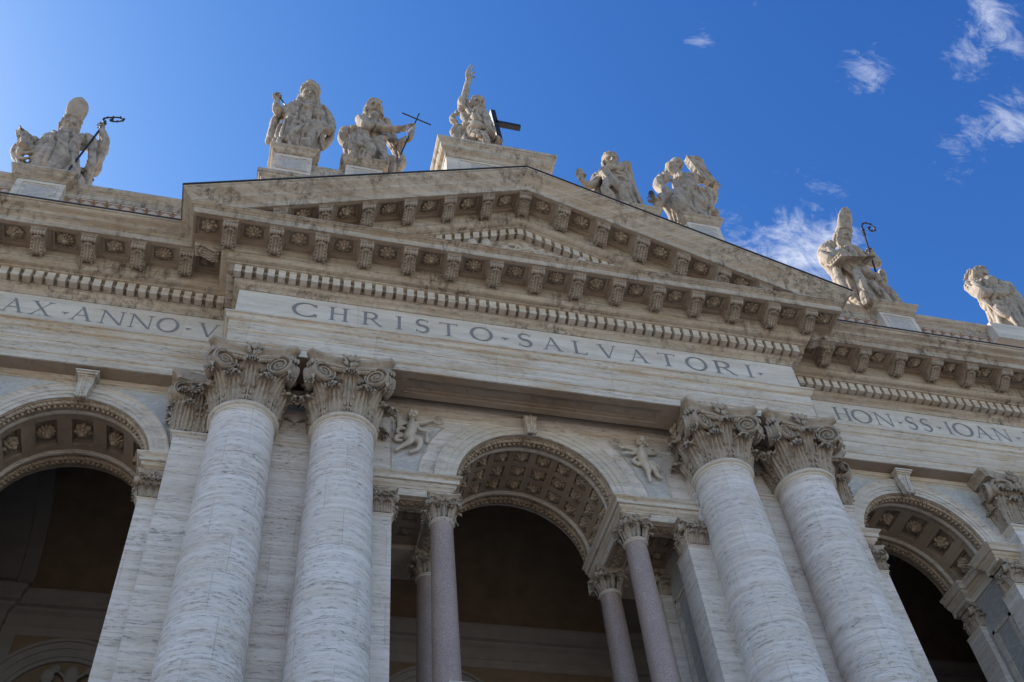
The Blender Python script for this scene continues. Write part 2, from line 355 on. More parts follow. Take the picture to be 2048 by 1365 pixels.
link('soffit', soffit_mesh(-11.745, 11.745, -1.745, -.775, [-11.26]+CX+[11.26], [ycm]), cornice)
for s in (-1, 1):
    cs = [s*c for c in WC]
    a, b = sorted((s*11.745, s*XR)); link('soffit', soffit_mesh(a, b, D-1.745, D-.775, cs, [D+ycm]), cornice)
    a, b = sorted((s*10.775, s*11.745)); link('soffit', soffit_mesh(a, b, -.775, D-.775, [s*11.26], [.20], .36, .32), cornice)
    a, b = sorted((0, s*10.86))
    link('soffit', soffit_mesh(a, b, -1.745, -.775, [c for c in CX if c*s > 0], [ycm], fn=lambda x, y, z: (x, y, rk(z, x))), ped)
# ------------------------------------------------------------------ rosettes
def rosette(n1, n2, R=.30, seed=0, slope=0., twist=0., cen=.09):
    mb = MB(); rs = np.random.RandomState(seed)
    for (n, Ra, Rb, h, w, ph) in ((n1, .08, R, .055, 1.05, 0), (n2, .04, R*.60, .095, 1.0, .5)):
        for k in range(n):
            a = 2*pi*(k+ph)/n+rs.uniform(-.06, .06); hw = w*pi*(Ra+Rb)/2/n*1.30
            P = []
            for i, u in enumerate(np.linspace(0, 1, 6)):
                r = Ra+(Rb-Ra)*u; ww = hw*(sin(pi*min(.97, .18+.80*u))**.6); row = []
                for v in (-1, -.5, 0, .5, 1):
                    z = h*(.25+1.0*sin(pi*u*.9)) - .05*abs(v)**1.5*sin(pi*min(1,u*1.1)) + .02*(1 if abs(v)<.1 else 0)*u + .02
                    aa = a+twist*u; x = r; y = ww*v; row.append((x*cos(aa)-y*sin(aa), x*sin(aa)+y*cos(aa), -z))
                P.append(row)
            mb.grid(P)
            if True: # under side rim
                q = [[(p[0], p[1], p[2]+.05) for p in row] for row in P]; mb.grid([P[-1], q[-1]]); mb.grid([[r[0] for r in P], [r[0] for r in q]]); mb.grid([[r[-1] for r in P], [r[-1] for r in q]])
    mb.ell((0, 0, -.10), (cen, cen, .10), 10, 6)
    for k in range(7): mb.ell((cen*.9*cos(k*.9), cen*.9*sin(k*.9), -.13), (.03, .03, .04), 6, 4)
    f = None
    if slope: f = lambda V: V + np.stack([0*V[:, 0], 0*V[:, 0], slope*V[:, 0]], 1)
    return mb.mesh('rosette', 'flower', smooth=True, f=f)
RV = [(8, 6, 0), (12, 7, 0), (7, 5, .35), (10, 8, 0), (6, 5, .5), (13, 9, .0)]
ROS = [rosette(a, b, .30, i, 0, t, .07+.02*(i % 3)) for i, (a, b, t) in enumerate(RV)]
ROSL = [rosette(a, b, .29, i, S, t) for i, (a, b, t) in enumerate(RV)]; ROSR = [rosette(a, b, .29, i, -S, t) for i, (a, b, t) in enumerate(RV)]
def put_ros(parent, x, y, z, meshes=None, k=None, sc=1.):
    meshes = meshes or ROS; me = meshes[random.randrange(len(meshes)) if k is None else k]
    o = link('rosette', me, parent, (x, y, z)); o.rotation_euler[2] = random.uniform(0, 6.28) if meshes is ROS else 0; o.scale = (sc*.90, sc*.90, sc*1.25); return o
for i, x in enumerate([-11.26]+CX+[11.26]): put_ros(cornice, x, ycm, 31.935)
for s in (-1, 1):
    for x in WC[:8]:
        if s < 0 and x > 18.5: continue
        put_ros(cornice, s*x, D+ycm, 31.935)
    put_ros(cornice, s*11.26, .20, 31.935, sc=.85)
for x in CX:
    put_ros(ped, x, ycm, rk(31.935, x), ROSL if x < 0 else ROSR)
# ------------------------------------------------------------------ modillions (scrolled consoles)
def modillion(slope=0., name='modillion'):
    mb = MB(); hw = .205; nx = 33
    # underside curve (u outwards, z down from the soffit)
    def spiral(cu, cz, r0, r1, a0, a1, n): return [(cu+(r0+(r1-r0)*t)*cos(a0+(a1-a0)*t), cz+(r0+(r1-r0)*t)*sin(a0+(a1-a0)*t)) for t in np.linspace(0, 1, n)]
    back = spiral(.20, -.27, .19, .19, pi*1.0, pi*1.75, 9)
    front = [(.42, -.36), (.52, -.285), (.62, -.225), (.70, -.195)]
    path = [(0.0, -.20)]+back+front
    path = np.array(path); P = []
    for i, (u, z) in enumerate(path):
        row = []
        for k in range(nx):
            t = -1+2*k/(nx-1); x = hw*t*(1 if i > 3 else 1)
            g = .026*cos(t*pi*4)*min(1, i/3) + .030*(1-abs(t))*(.5+.5*sin(i*1.1))
            row.append((x, -(u+g*.5), z-g))
        P.append(row)
    mb.grid(P)
    # sides
    side = [(u, z) for u, z in path]+[(.72, -.05), (0, -.05)]
    for s in (-1, 1):
        o = [(s*hw, -u, z) for u, z in side]; mb.add(o, [tuple(range(len(o))) if s > 0 else tuple(range(len(o)))[::-1]])
        for (cu, cz, R) in ((.20, -.27, .16),):   # volute eye on the flank
            pts = [(s*(hw+.012), -(cu+(R*(1-t*.85))*cos(2*pi*2*t+2)), cz+(R*(1-t*.85))*sin(2*pi*2*t+2)) for t in np.linspace(0, 1, 28)]; mb.tube(pts, .016, 5)
    # front roll with five beads
    for k in range(5):
        x = -hw+.205*k*.5; x = -.185+.0925*k
        mb.ell((x, -.79, -.135), (.05, .105, .105), 9, 7) if True else None
    mb.tube([(-hw-.01, -.79, -.135), (hw+.01, -.79, -.135)], .075, 10)
    for s in (-1, 1): mb.ell((s*(hw+.005), -.79, -.135), (.035, .115, .115), 10, 6)
    # tip of the acanthus leaf below the roll
    for k in range(5): 
        t = (k-2)/2; mb.ell((t*.10, -.70+abs(t)*.04, -.245+abs(t)*.02), (.038, .075, .045), 7, 5)
    for k, (u, z) in enumerate(((.10, -.47), (.20, -.475), (.30, -.44))):
        for s in (-1, 1): mb.ell((s*.15, -u, z), (.045, .05, .03), 6, 4); mb.ell((s*.15, -u-.3, z+.10+.05*k), (.04, .06, .03), 6, 4)
    # cap moulding round the console
    w0 = hw+.02
    for (a, z0_, z1_) in ((0, -.085, -.045), (.03, -.045, -.018), (.05, -.018, .012)): mb.box(-w0-a, w0+a, -.90-a, 0, z0_, z1_)
    f = None
    if slope == 'apex': f = lambda V: V - np.stack([0*V[:, 0], 0*V[:, 0], S*np.abs(V[:, 0])], 1)
    elif slope: f = lambda V: V + np.stack([0*V[:, 0], 0*V[:, 0], slope*V[:, 0]], 1)
    return mb.mesh(name, 'carve', f=f, ang=50)
MOD = modillion(); MODL = modillion(S); MODR = modillion(-S); MODA = modillion('apex')
for x in MX: link('modillion', MOD, cornice, (x, -.775, 31.80))
for s in (-1, 1):
    for x in WM[:9]:
        if s < 0 and x > 18.5: continue
        link('modillion', MOD, cornice, (s*x, D-.775, 31.80))
    link('modillion', MOD, cornice, (s*10.775, -.42, 31.80), rz=s*pi/2)
for x in MX: link('modillion', MODA if abs(x) < .1 else (MODL if x < 0 else MODR), ped, (x, -.775, rk(31.80, x)))
# ------------------------------------------------------------------ dentils (one carved course each)
def dentil_course(xs, y0, fn=None):
    mb = MB()
    for x in xs:
        j = RNG.uniform(-.006, .006, 2); P = MB().box(x-.118+j[0], x+.118+j[0], y0-.47+j[1], y0-.12, 30.665, 31.055); V = P.V[0]
        if fn: V = np.array([fn(*v) for v in V])
        mb.add(V, P.F)
        P = MB().box(x+.118, x+.245, y0-.30, y0-.12, 30.93, 31.05); V = P.V[0]
        if fn: V = np.array([fn(*v) for v in V])
        mb.add(V, P.F)
    return mb
dm = dentil_course([.3625*k for k in range(-28, 29)], 0)
for s in (-1, 1):
    for k in range(4):
        y = -.10+.3625*k; a, b = sorted((s*(X0+.12), s*(X0+.47))); dm.box(a, b, y-.118, y+.118, 30.665, 31.055)
link('dentil_course', dm.mesh('dentil_course', 'ent'), cornice)
for s in (-1, 1):
    link('dentil_course', dentil_course([s*(10.62+.3625*k) for k in range(60)], D).mesh('dentil_course', 'ent'), cornice)
link('dentil_course', dentil_course([.3625*k for k in range(-21, 22)], 0, lambda x, y, z: (x, y-.0, rk(z, x))).mesh('dentil_course', 'ent'), ped)
pc = MB(); pc.ell((0, 0, 0), (.13, .13, .2), 12, 8)
for i in range(7):
    for k in range(9):
        a = 2*pi*(k+.5*(i % 2))/9; zz = -.17+.05*i; r = .13*sqrt(max(.05, 1-(zz/.2)**2)); pc.ell((r*cos(a), r*sin(a), zz), (.03, .03, .03), 5, 4)
PC = pc.mesh('pine_cone', 'flower', smooth=True)
for s in (-1, 1): link('pine_cone', PC, cornice, (s*(X0+.36), -.36, 30.86))
# ------------------------------------------------------------------ inscription
G = {  # strokes: (x0,z0,x1,z1,width) in cap-height units, serifs as (x,z,halfwidth)
 'I': (.36, [(.18, 0, .18, 1, .135)], [(.18, 0, .17), (.18, 1, .17)]),
 'H': (.92, [(.17, 0, .17, 1, .135), (.75, 0, .75, 1, .135), (.17, .52, .75, .52, .06)], [(.17, 0, .17), (.17, 1, .17), (.75, 0, .17), (.75, 1, .17)]),
 'T': (.86, [(.43, 0, .43, 1, .135), (.03, .97, .83, .97, .06), (.05, .84, .03, .99, .05), (.81, .84, .83, .99, .05)], [(.43, 0, .17)]),
 'L': (.70, [(.17, 0, .17, 1, .135), (.17, .03, .66, .03, .06), (.64, 0, .69, .18, .05)], [(.17, 0, .17), (.17, 1, .17)]),
 'A': (.94, [(.10, 0, .46, 1, .06), (.42, 1.02, .83, 0, .135), (.22, .37, .66, .37, .055)], [(.10, 0, .13), (.83, 0, .16)]),
 'V': (.94, [(.12, 1, .50, -.02, .135), (.83, 1, .48, 0, .06)], [(.12, 1, .16), (.83, 1, .13)]),
 'X': (.96, [(.14, 1, .82, 0, .14), (.80, 1, .14, 0, .06)], [(.14, 1, .16), (.82, 0, .16), (.80, 1, .13), (.14, 0, .13)]),
 'N': (1.04, [(.15, 0, .15, 1, .06), (.13, 1, .88, 0, .135), (.88, 0, .88, 1, .06)], [(.15, 0, .13), (.10, 1, .12), (.88, 1, .13)]),
 'M': (1.2, [(.12, 0, .22, 1, .06), (.22, 1, .6, 0, .13), (.6, 0, .98, 1, .06), (.98, 1, 1.08, 0, .135)], [(.12, 0, .13), (1.08, 0, .16)]),
 'R': (.90, [(.17, 0, .17, 1, .135), (.44, .50, .84, .02, .13)], [(.17, 0, .17), (.10, 1, .10), (.86, 0, .09)]),
 'B': (.74, [(.17, 0, .17, 1, .135)], [(.10, 0, .1), (.10, 1, .10)]),
 'C': (.95, [(.88, .82, .90, 1.0, .05), (.88, .18, .92, .02, .05)], []), 'O': (1.06, [], []), 'S': (.66, [(.56, .80, .58, 1.0, .05), (.09, .22, .06, 0, .05)], []), '.': (.3, [], [])}
def band(mb, pts, wid, x, z, wx, h, y):
    """ribbon of varying width along a curve in the x-z plane"""
    pts = np.array(pts); T = np.gradient(pts, axis=0); T /= np.linalg.norm(T, axis=1)[:, None]; Nn = np.stack([-T[:, 1], T[:, 0]], 1); w = np.array(wid)[:, None]/2
    A = pts+Nn*w; B = pts-Nn*w
    P = [[(x+a[0]*wx, y, z+a[1]*h) for a in A], [(x+b[0]*wx, y, z+b[1]*h) for b in B]]; mb.grid(P)
def glyph(mb, ch, x0, x1, z, h, y):
    adv, st, sf = G[ch]; wx = (x1-x0)/adv
    for k, (a, b, c, d, w) in enumerate(st):
        dx, dz = (c-a), (d-b); horiz = abs(dz) < 1e-6
        yy = y-.0012*k
        ww = w
        if horiz: P = [(a, b-w/2), (c, b-w/2), (c, b+w/2), (a, b+w/2)]
        else: P = [(a-ww/2, b), (a+ww/2, b), (c+ww/2, d), (c-ww/2, d)]
        mb.add([(x0+p*wx, yy, z+q*h) for p, q in P], [(0, 1, 2, 3)])
    for k, (a, b, w) in enumerate(sf):
        t = .035; zz = b+t/2 if b < .5 else b-t/2; yy = y-.008-.001*k
        P = [(a-w, zz-t/2), (a+w, zz-t/2), (a+w*.9, zz+t/2), (a-w*.9, zz+t/2)]; mb.add([(x0+p*wx, yy, z+q*h) for p, q in P], [(0, 1, 2, 3)])
    yb = y-.014
    if ch in 'OC':
        n = 40; a0, a1 = (0, 2*pi) if ch == 'O' else (.62, 2*pi-.62); cx = .53 if ch == 'O' else .54; rx = .46
        A = np.linspace(a0, a1, n); pts = [(cx+rx*cos(a), .5+.5*sin(a)) for a in A]; wid = [.06+.085*abs(cos(a+.18))**1.5 for a in A]
        if ch == 'C': wid = [min(v, .145) for v in wid]
        band(mb, pts, wid, x0, z, wx, h, yb)
    if ch == 'S':
        t = np.linspace(0, 1, 34); pts = []
        for u in t:
            if u < .5: a = radians(40)+radians(230)*(u/.5); pts.append((.33+.23*cos(a), .745+.235*sin(a)))
            else: a = radians(90)-radians(230)*((u-.5)/.5); pts.append((.33+.26*cos(a), .255+.26*sin(a)))
        wid = [.05+.10*sin(pi*u)**1.2 for u in t]; band(mb, pts, wid, x0, z, wx, h, yb)
    if ch == 'R':
        A = np.linspace(pi/2, -pi/2, 20); pts = [(.17, .975), (.3, .975)]+[(.44+.22*cos(a), .735+.24*sin(a)) for a in A]+[(.3, .495), (.17, .495)]; wid = [.05, .05]+[.05+.085*max(0, cos(a)) for a in A]+[.05, .05]; band(mb, pts, wid, x0, z, wx, h, yb)
    if ch == 'B':
        for (c, r, q) in ((.745, .23, .2), (.26, .26, .26)):
            A = np.linspace(pi/2, -pi/2, 20); pts = [(.17, c+r)]+[(.36+q*cos(a), c+r*sin(a)) for a in A]+[(.17, c-r)]; wid = [.05]+[.05+.085*max(0, cos(a)) for a in A]+[.05]; band(mb, pts, wid, x0, z, wx, h, yb); yb -= .001
    if ch == '.':
        c = (.15, .40)
        for a in (radians(155), radians(25), radians(-90)):
            e = (c[0]+.17*cos(a), c[1]+.14*sin(a)); nrm = (-sin(a)*.045, cos(a)*.045); P = [(c[0]-nrm[0], c[1]-nrm[1]), (e[0], e[1]), (c[0]+nrm[0], c[1]+nrm[1])]
            mb.add([(x0+p*wx*1.0, yb, z+q*h) for p, q in P], [(0, 1, 2)]); yb -= .001
def inscription(items, y):
    for ch, a, b in items:
        mb = MB(); xc = (a+b)/2; glyph(mb, ch, a, b, 29.33, .70, y); V = np.concatenate(mb.V)-np.array((xc, y, 29.33)); mb.V = [V]
        link('interpunct' if ch == '.' else 'letter', mb.mesh('letter', 'letter'), frieze, (xc, y, 29.33))
ctr = [('C', -8.24, -7.40), ('H', -7.03, -6.35), ('R', -5.93, -5.26), ('I', -4.80, -4.52), ('S', -4.12, -3.63), ('T', -3.29, -2.64), ('O', -2.22, -1.42), ('.', -1.14, -.84), ('S', -.54, -.02), ('A', .36, 1.05), ('L', 1.43, 1.96),
       ('V', 2.37, 3.08), ('A', 3.52, 4.23), ('T', 4.62, 5.31), ('O', 5.66, 6.49), ('R', 6.73, 7.56), ('I', 8.0, 8.27), ('.', 8.43, 8.68)]
lef = [('M', -18.4, -17.5), ('A', -17.22, -16.57), ('X', -16.42, -15.70), ('.', -15.45, -15.2), ('A', -15.15, -14.48), ('N', -14.29, -13.46), ('N', -13.38, -12.57), ('O', -12.49, -11.77), ('.', -11.62, -11.35), ('V', -11.17, -10.48)]
rig = [('I', 10.2, 10.45), ('N', 10.72, 11.47), ('H', 12.15, 12.88), ('O', 12.9, 13.75), ('N', 13.87, 14.69), ('.', 14.83, 15.07), ('S', 15.23, 15.66), ('S', 15.88, 16.30), ('.', 16.52, 16.77), ('I', 16.94, 17.20), ('O', 17.27, 18.14),
       ('A', 18.2, 18.95), ('N', 19.10, 19.84), ('.', 20.03, 20.28), ('B', 20.5, 21.1)]
inscription(ctr, -.004); inscription(lef, D-.004); inscription(rig, D-.004)
# ------------------------------------------------------------------ columns, pilasters and their capitals
def disc_volute(mb, c, nrm, R, turns=2.1, spin=1, th=.05):
    """spiral disc; nrm is the way it faces"""
    c = np.array(c, float); n = np.array(nrm, float); n /= np.linalg.norm(n); upv = np.array([0, 0, 1.]); a = np.cross(upv, n); a /= np.linalg.norm(a)
    def P(r, t, o): return c + a*(r*cos(t)) + upv*(r*sin(t)) + n*o
    k = 28
    rings = [(R, -th), (R, .05), (R*.97, .066), (R*.91, .066), (R*.885, .045), (R*.88, -R*.34), (.001, -R*.34)]
    mb.grid([[P(r, 2*pi*j/k, o) for (r, o) in rings] for j in range(k)], cu=True)
    pts = []; rad = []
    for t in np.linspace(0, 1, 56):
        r = R*(.86-.80*t**.9); pts.append(P(r, spin*(pi*.55 + turns*2*pi*t), .012)); rad.append(R*.078*(1-.30*t))
    mb.tube(pts, rad, 7)
    mb.ell(P(0, 0, .03), (R*.1,)*3, 8, 6)
def leaf(mb, org, phi, Rf, W, Hh, c, curl=165, wrap=True, ndeep=4, n1=25, n2=22):
    """acanthus leaf that climbs a bell and curls over at its tip"""
    Z = []; cx, cy = org; P = []
    zc = Hh
    rows = np.linspace(0, 1, n2)
    for v in rows:
        if v < .66:
            t = v/.66; z = Hh*t*.93; off = .035+.05*t; r = Rf(z)+off+.10*W/.35*max(0, t-.35)**1.5; lz = z; nb = 1
        else:
            t = (v-.66)/.34; an = radians(curl)*t; r0 = Rf(Hh*.93)+.085+.10*W/.35*.65**1.5; r = r0+c*(1-cos(an)); lz = Hh*.93+c*sin(an)*.85
        w = W*(.80+.25*sin(pi*min(1, v/.62))) * (1 if v < .72 else max(.6, 1.12-((v-.72)/.28)**2.2*.5))
        lob = .72+.28*abs(cos(pi*5*v))**.7; w *= lob
        row = []
        for k in range(n1):
            u = -1+2*k/(n1-1); g = W*.20*cos(u*pi*ndeep)*(.45+.75*v) + W*.28*(1-abs(u))*(.3+v) - W*.22*abs(u)**2
            if v > .66: ang = radians(curl)*t; rr = r+g*cos(ang)-abs(u)**2*.03; zz = lz+g*sin(ang)*.6-abs(u)**2*.05*(1 if True else 0)
            else: rr = r+g; zz = lz
            s = u*w
            if wrap: a = phi+s/max(.2, rr*.95); row.append((cx+rr*cos(a), cy+rr*sin(a), zz))
            else: row.append((cx+rr*cos(phi)-s*sin(phi), cy+rr*sin(phi)+s*cos(phi), zz))
        P.append(row)
    mb.grid(P)
    # knuckled tip
    tip = P[-1]; 
    for k in (1, 6, 12, 18, 23): mb.ell(tip[k], (W*.12, W*.12, W*.16), 6, 4)
    for k in (2, 7, 12, 17, 22): mb.ell(P[int(n2*.86)][k], (W*.20, W*.20, W*.15), 8, 6)
    for k in (0, n1-1):
        for q in (.16, .36, .56): m = np.array(P[int(n2*q)][k]); mb.ell(m+(m-np.array((cx, cy, m[2])))*.04, (W*.13, W*.13, W*.20), 6, 4)
    for k in (0, n1-1):
        for q in (.25, .45): m = P[int(n2*q)][k]; mb.ell(m, (W*.12, W*.12, W*.16), 6, 4)
def abacus_outline(c, depth, cut, n=10):
    pts = []
    for q in range(4):
        a = q*pi/2; ca, sa = cos(a), sin(a)
        for k in range(n+1):
            t = -1+2*k/n; x = t*(c-cut); y = -(c-cut*.0)+depth*(1-t*t) ; y = -(c)+depth*(1-t*t)
            pts.append((x*ca-y*sa, x*sa+y*ca))
    return pts
def abacus_mesh(c, depth, cut, z, h):
    mb = MB(); lay = [(.86, 0), (.88, .30), (.90, .36), (.93, .55), (.99, .66), (1.0, .70), (1.0, 1.0)]
    P = []
    O = abacus_outline(c, depth, cut)
    for (s, t) in lay: P.append([(x*s, y*s, z+h*t) for x, y in O])
    mb.grid(P, cv=True); n = len(O); mb.add([(x*.86, y*.86, z) for x, y in O], [tuple(range(n))[::-1]]); mb.add([(x, y, z+h) for x, y in O], [tuple(range(n))])
    return mb
def fleuron(mb, c, out, s):
    rs = np.random.RandomState(int(abs(c[0]*31+c[1]*17)) % 97)
    ox, oy = out; tx, ty = -oy, ox
    for k in range(26):
        t = rs.uniform(-1, 1); h = rs.uniform(-1, 1); d = rs.uniform(.3, 1)*(1-.4*abs(t)); R = np.array([[tx, ox, 0], [ty, oy, 0], [0, 0, 1.]])
        an = t*.9; R2 = np.array([[cos(an), 0, sin(an)], [0, 1, 0], [-sin(an), 0, cos(an)]])
        mb.ell((c[0]+tx*t*.22*s+ox*d*.14*s, c[1]+ty*t*.22*s+oy*d*.14*s, c[2]+h*.24*s), (.045*s, .05*s, .11*s), 6, 5, rot=R@R2)
    mb.ell((c[0]+ox*.16*s, c[1]+oy*.16*s, c[2]), (.09*s, .09*s, .1*s), 8, 6)
def comp_capital(R0=.93, h=2.35, ac=1.40, vol=.38, name='capital'):
    """leafy bell with a band of eggs, returned as separate meshes"""
    k = h/2.35
    Rf = lambda z: R0*(.95+.02*z/k) + .20*k*max(0, (z/k-.9)/1.1)**2*R0/.93
    bell = MB().lathe([(Rf(z)-.20*k*min(1, z/.3/k), z) for z in np.linspace(0, 1.75*k, 8)], n=40)
    for j in range(8): leaf(bell, (0, 0), 2*pi*(j+.5)/8, lambda z: Rf(z)+.07*k, .31*k*R0/.93, .78*k, .25*k)
    for j in range(8): leaf(bell, (0, 0), 2*pi*j/8, lambda z: Rf(z)-.02*k+.10*k*(z/k), .30*k*R0/.93, 1.34*k, .25*k)
    for j in range(4): leaf(bell, (0, 0), pi/4+pi/2*j, lambda z: Rf(z)+.04*k+.24*k*(z/k/1.2)**2.4, .30*k, 1.26*k, .22*k, 200)
    for j in range(16):  # stems and small tendrils between the leaves
        a = 2*pi*(j+.5)/16; bell.tube([((Rf(z)+.03)*cos(a+.10*sin(z*3+j)), (Rf(z)+.03)*sin(a+.10*sin(z*3+j)), z) for z in np.linspace(.1, 1.45*k, 10)], .035*k, 6)
        for zz in (1.0, 1.25, 1.42): bell.ell(((Rf(zz*k)+.07*k)*cos(a+.07), (Rf(zz*k)+.07*k)*sin(a+.07), zz*k), (.06*k, .06*k, .05*k), 6, 5)
    # echinus: bead string and eggs
    Re = Rf(1.5*k)+.06*k
    bell.lathe([(Re-.1*k, 1.44*k), (Re+.02*k, 1.46*k), (Re+.05*k, 1.50*k), (Re+.02*k, 1.54*k), (Re-.02*k, 1.56*k), (Re+.02*k, 1.6*k), (Re+.14*k, 1.80*k), (Re+.16*k, 1.9*k), (Re-.2*k, 2.05*k)], n=40)
    for j in range(32):
        a = 2*pi*j/32; bell.ell(((Re+.06*k)*cos(a), (Re+.06*k)*sin(a), 1.5*k), ((.07 if j % 3 else .035)*k,)*3, 6, 5)
    for j in range(12):
        a = 2*pi*(j)/12; bell.ell(((Re+.11*k)*cos(a), (Re+.11*k)*sin(a), 1.73*k), (.12*k, .12*k, .16*k), 9, 7)
        pts = [((Re+.13*k)*cos(a+.165*cos(t)*k/Re*1.0), (Re+.13*k)*sin(a+.165*cos(t)*k/Re), 1.76*k+.19*k*sin(t)) for t in np.linspace(pi*.95, pi*2.05, 9)]; bell.tube(pts, .028*k, 5)
    # volutes
    vo = MB()
    def corner(q, mb):
        ca, sa = cos(q*pi/2), sin(q*pi/2)
        rot = lambda p: (p[0]*ca-p[1]*sa, p[0]*sa+p[1]*ca, p[2])
        f0 = np.array((-.80, -1.22, 1.52))*k; f1 = np.array((-1.22, -.80, 1.52))*k
        n0 = np.array((.40, -.92, 0)); n1_ = np.array((-.92, .40, 0))
        R = vol
        disc_volute(mb, rot(f0), rot(n0), R, spin=1); disc_volute(mb, rot(f1), rot(n1_), R, spin=-1)
        # convex channel between the two discs
        P = []; m = 11
        for i in range(m):
            t = i/(m-1); a0 = np.array((n0[1], -n0[0], 0)); 
            c = f0*(1-t)+f1*t; out = np.array((-1, -1, 0))/sqrt(2); c = c - out*0.0
            ax = np.cross((0, 0, 1.), n0*(1-t)+(-n1_)*t); ax /= np.linalg.norm(ax)
            if np.dot(ax, (-1, -1, 0)) < 0: ax = -ax
            rr = R*(1-.20*sin(pi*t)); row = []
            for j in range(22):
                an = 2*pi*j/22; row.append(rot(c+ax*(rr*cos(an)*1.0)+np.array((0, 0, 1.))*rr*sin(an)))
            P.append(row)
        mb.grid(P, cv=True)
        for t in (.28, .5, .72):
            c = f0*(1-t)+f1*t; ax = np.array((-1, -1, 0))/sqrt(2); rr = R*(1-.20*sin(pi*t))+.015
            mb.tube([rot(c+ax*(rr*cos(an))+np.array((0, 0, 1.))*rr*sin(an)) for an in np.linspace(-pi*.9, pi*.45, 20)], .028*k, 5)
        # channel running from each disc to the middle of the face
        for (f, e, nn) in ((f0, np.array((-.12, -1.12, 1.88))*k, n0), (f1, np.array((-1.12, -.12, 1.88))*k, n1_)):
            top = f+np.array((0, 0, R*.93)); mid = (top+e)/2+np.array((0, 0, .05*k))
            pts = [top*(1-t)**2+2*mid*t*(1-t)+e*t*t for t in np.linspace(0, 1, 8)]; mb.tube([rot(p) for p in pts], [.07*k]*8, 7)
            pts = [np.array(p)+np.array((0, 0, -.13*k)) for p in pts[2:]]; mb.tube([rot(p) for p in pts], .04*k, 6)
            for tt in (.45, .6, .75): 
                p = top*(1-tt)+e*tt+np.array((0, 0, -.16*k)); mb.ell(rot(p), (.09*k, .09*k, .07*k), 7, 5)
        # small leaf at the abacus corner
        for j in range(6):
            p = np.array((-1.17-.04*j*.5, -1.17-.04*j*.5, 1.86))*k+np.array(((j % 3-1)*.07, -(j % 3-1)*.07, -.05*(j//3)))*k; mb.ell(rot(p), (.06*k, .06*k, .12*k), 6, 5)
    ab = abacus_mesh(ac, .26*k, .16*k, 2.0*k, h-2.0*k)
    fls = []
    for q in range(4):
        fl = MB(); a = q*pi/2-pi/2; fls.append(fl); fleuron(fl, (cos(a)*1.17*k, sin(a)*1.17*k, 2.12*k), (cos(a), sin(a)), 1.0*k)
    V = [vo]; vols = []
    for q in range(4):
        m = MB(); corner(q, m); vols.append(m.mesh('volute', 'carve', ang=40))
    return bell.mesh('capital', 'carve', smooth=True), vols, ab.mesh('abacus', 'carve', ang=35), [f_.mesh('fleuron', 'carve', smooth=True) for f_ in fls]
CAP = comp_capital()
def shaft_mesh(zb, zt, rb, rt_, mat, ring=True):
    prof = []
    for t in np.linspace(0, 1, 24): 
        z = zb+(zt-zb)*t; r = rb+(rt_-rb)*(t**1.6); prof.append((r, z))
    prof += [(rt_+.02, zt+.02), (rt_+.035, zt+.08)]
    return MB().lathe(prof, n=64).mesh('shaft', mat, smooth=True)
def ring_mesh(r, z, s=1.):
    prof = [(r-.05, z-.17*s), (r+.03*s, z-.16*s), (r+.035*s, z-.11*s), (r+.02*s, z-.10*s)] + [(r+.04*s+.075*s*cos(a), z+.0+.075*s*sin(a)) for a in np.linspace(-pi/2, pi/2, 8)] + [(r-.06, z+.09*s)]
    return MB().lathe(prof, n=64).mesh('neck_ring', 'arch', smooth=True)
SH = shaft_mesh(-18., -.10, 1.10, .93, 'shaft'); NR = ring_mesh(.93, -.02)
for x in (-XB, -XA, XA, XB):
    c = link('column', SH, root, (x, YC, ZR)); c.rotation_euler[2] = x*1.7
    link('neck_ring', NR, c)
    o = link('capital', CAP[0], c); o.rotation_euler[2] = -x*1.7
    for v in CAP[1]: o = link('volute', v, c); o.rotation_euler[2] = -x*1.7
    o = link('abacus', CAP[2], c); o.rotation_euler[2] = -x*1.7
    for v in CAP[3]: o = link('fleuron', v, c); o.rotation_euler[2] = -x*1.7
# slender granite columns of the middle arch
CAPS = comp_capital(R0=.345, h=.85, ac=.53, vol=.12)
GS = shaft_mesh(-14., -.06, .43, .335, 'granite'); GR = ring_mesh(.335, -.02, .42)
for (x, y) in ((-3.044, 1.80), (3.044, 1.80), (-3.0, 4.35), (3.0, 4.35)):
    c = link('granite_column', GS, root, (x, y, 22.50)); link('neck_ring', GR, c); link('capital', CAPS[0], c)
    for v in CAPS[1]: link('volute', v, c)
    link('abacus', CAPS[2], c)
    for v in CAPS[3]: link('fleuron', v, c)
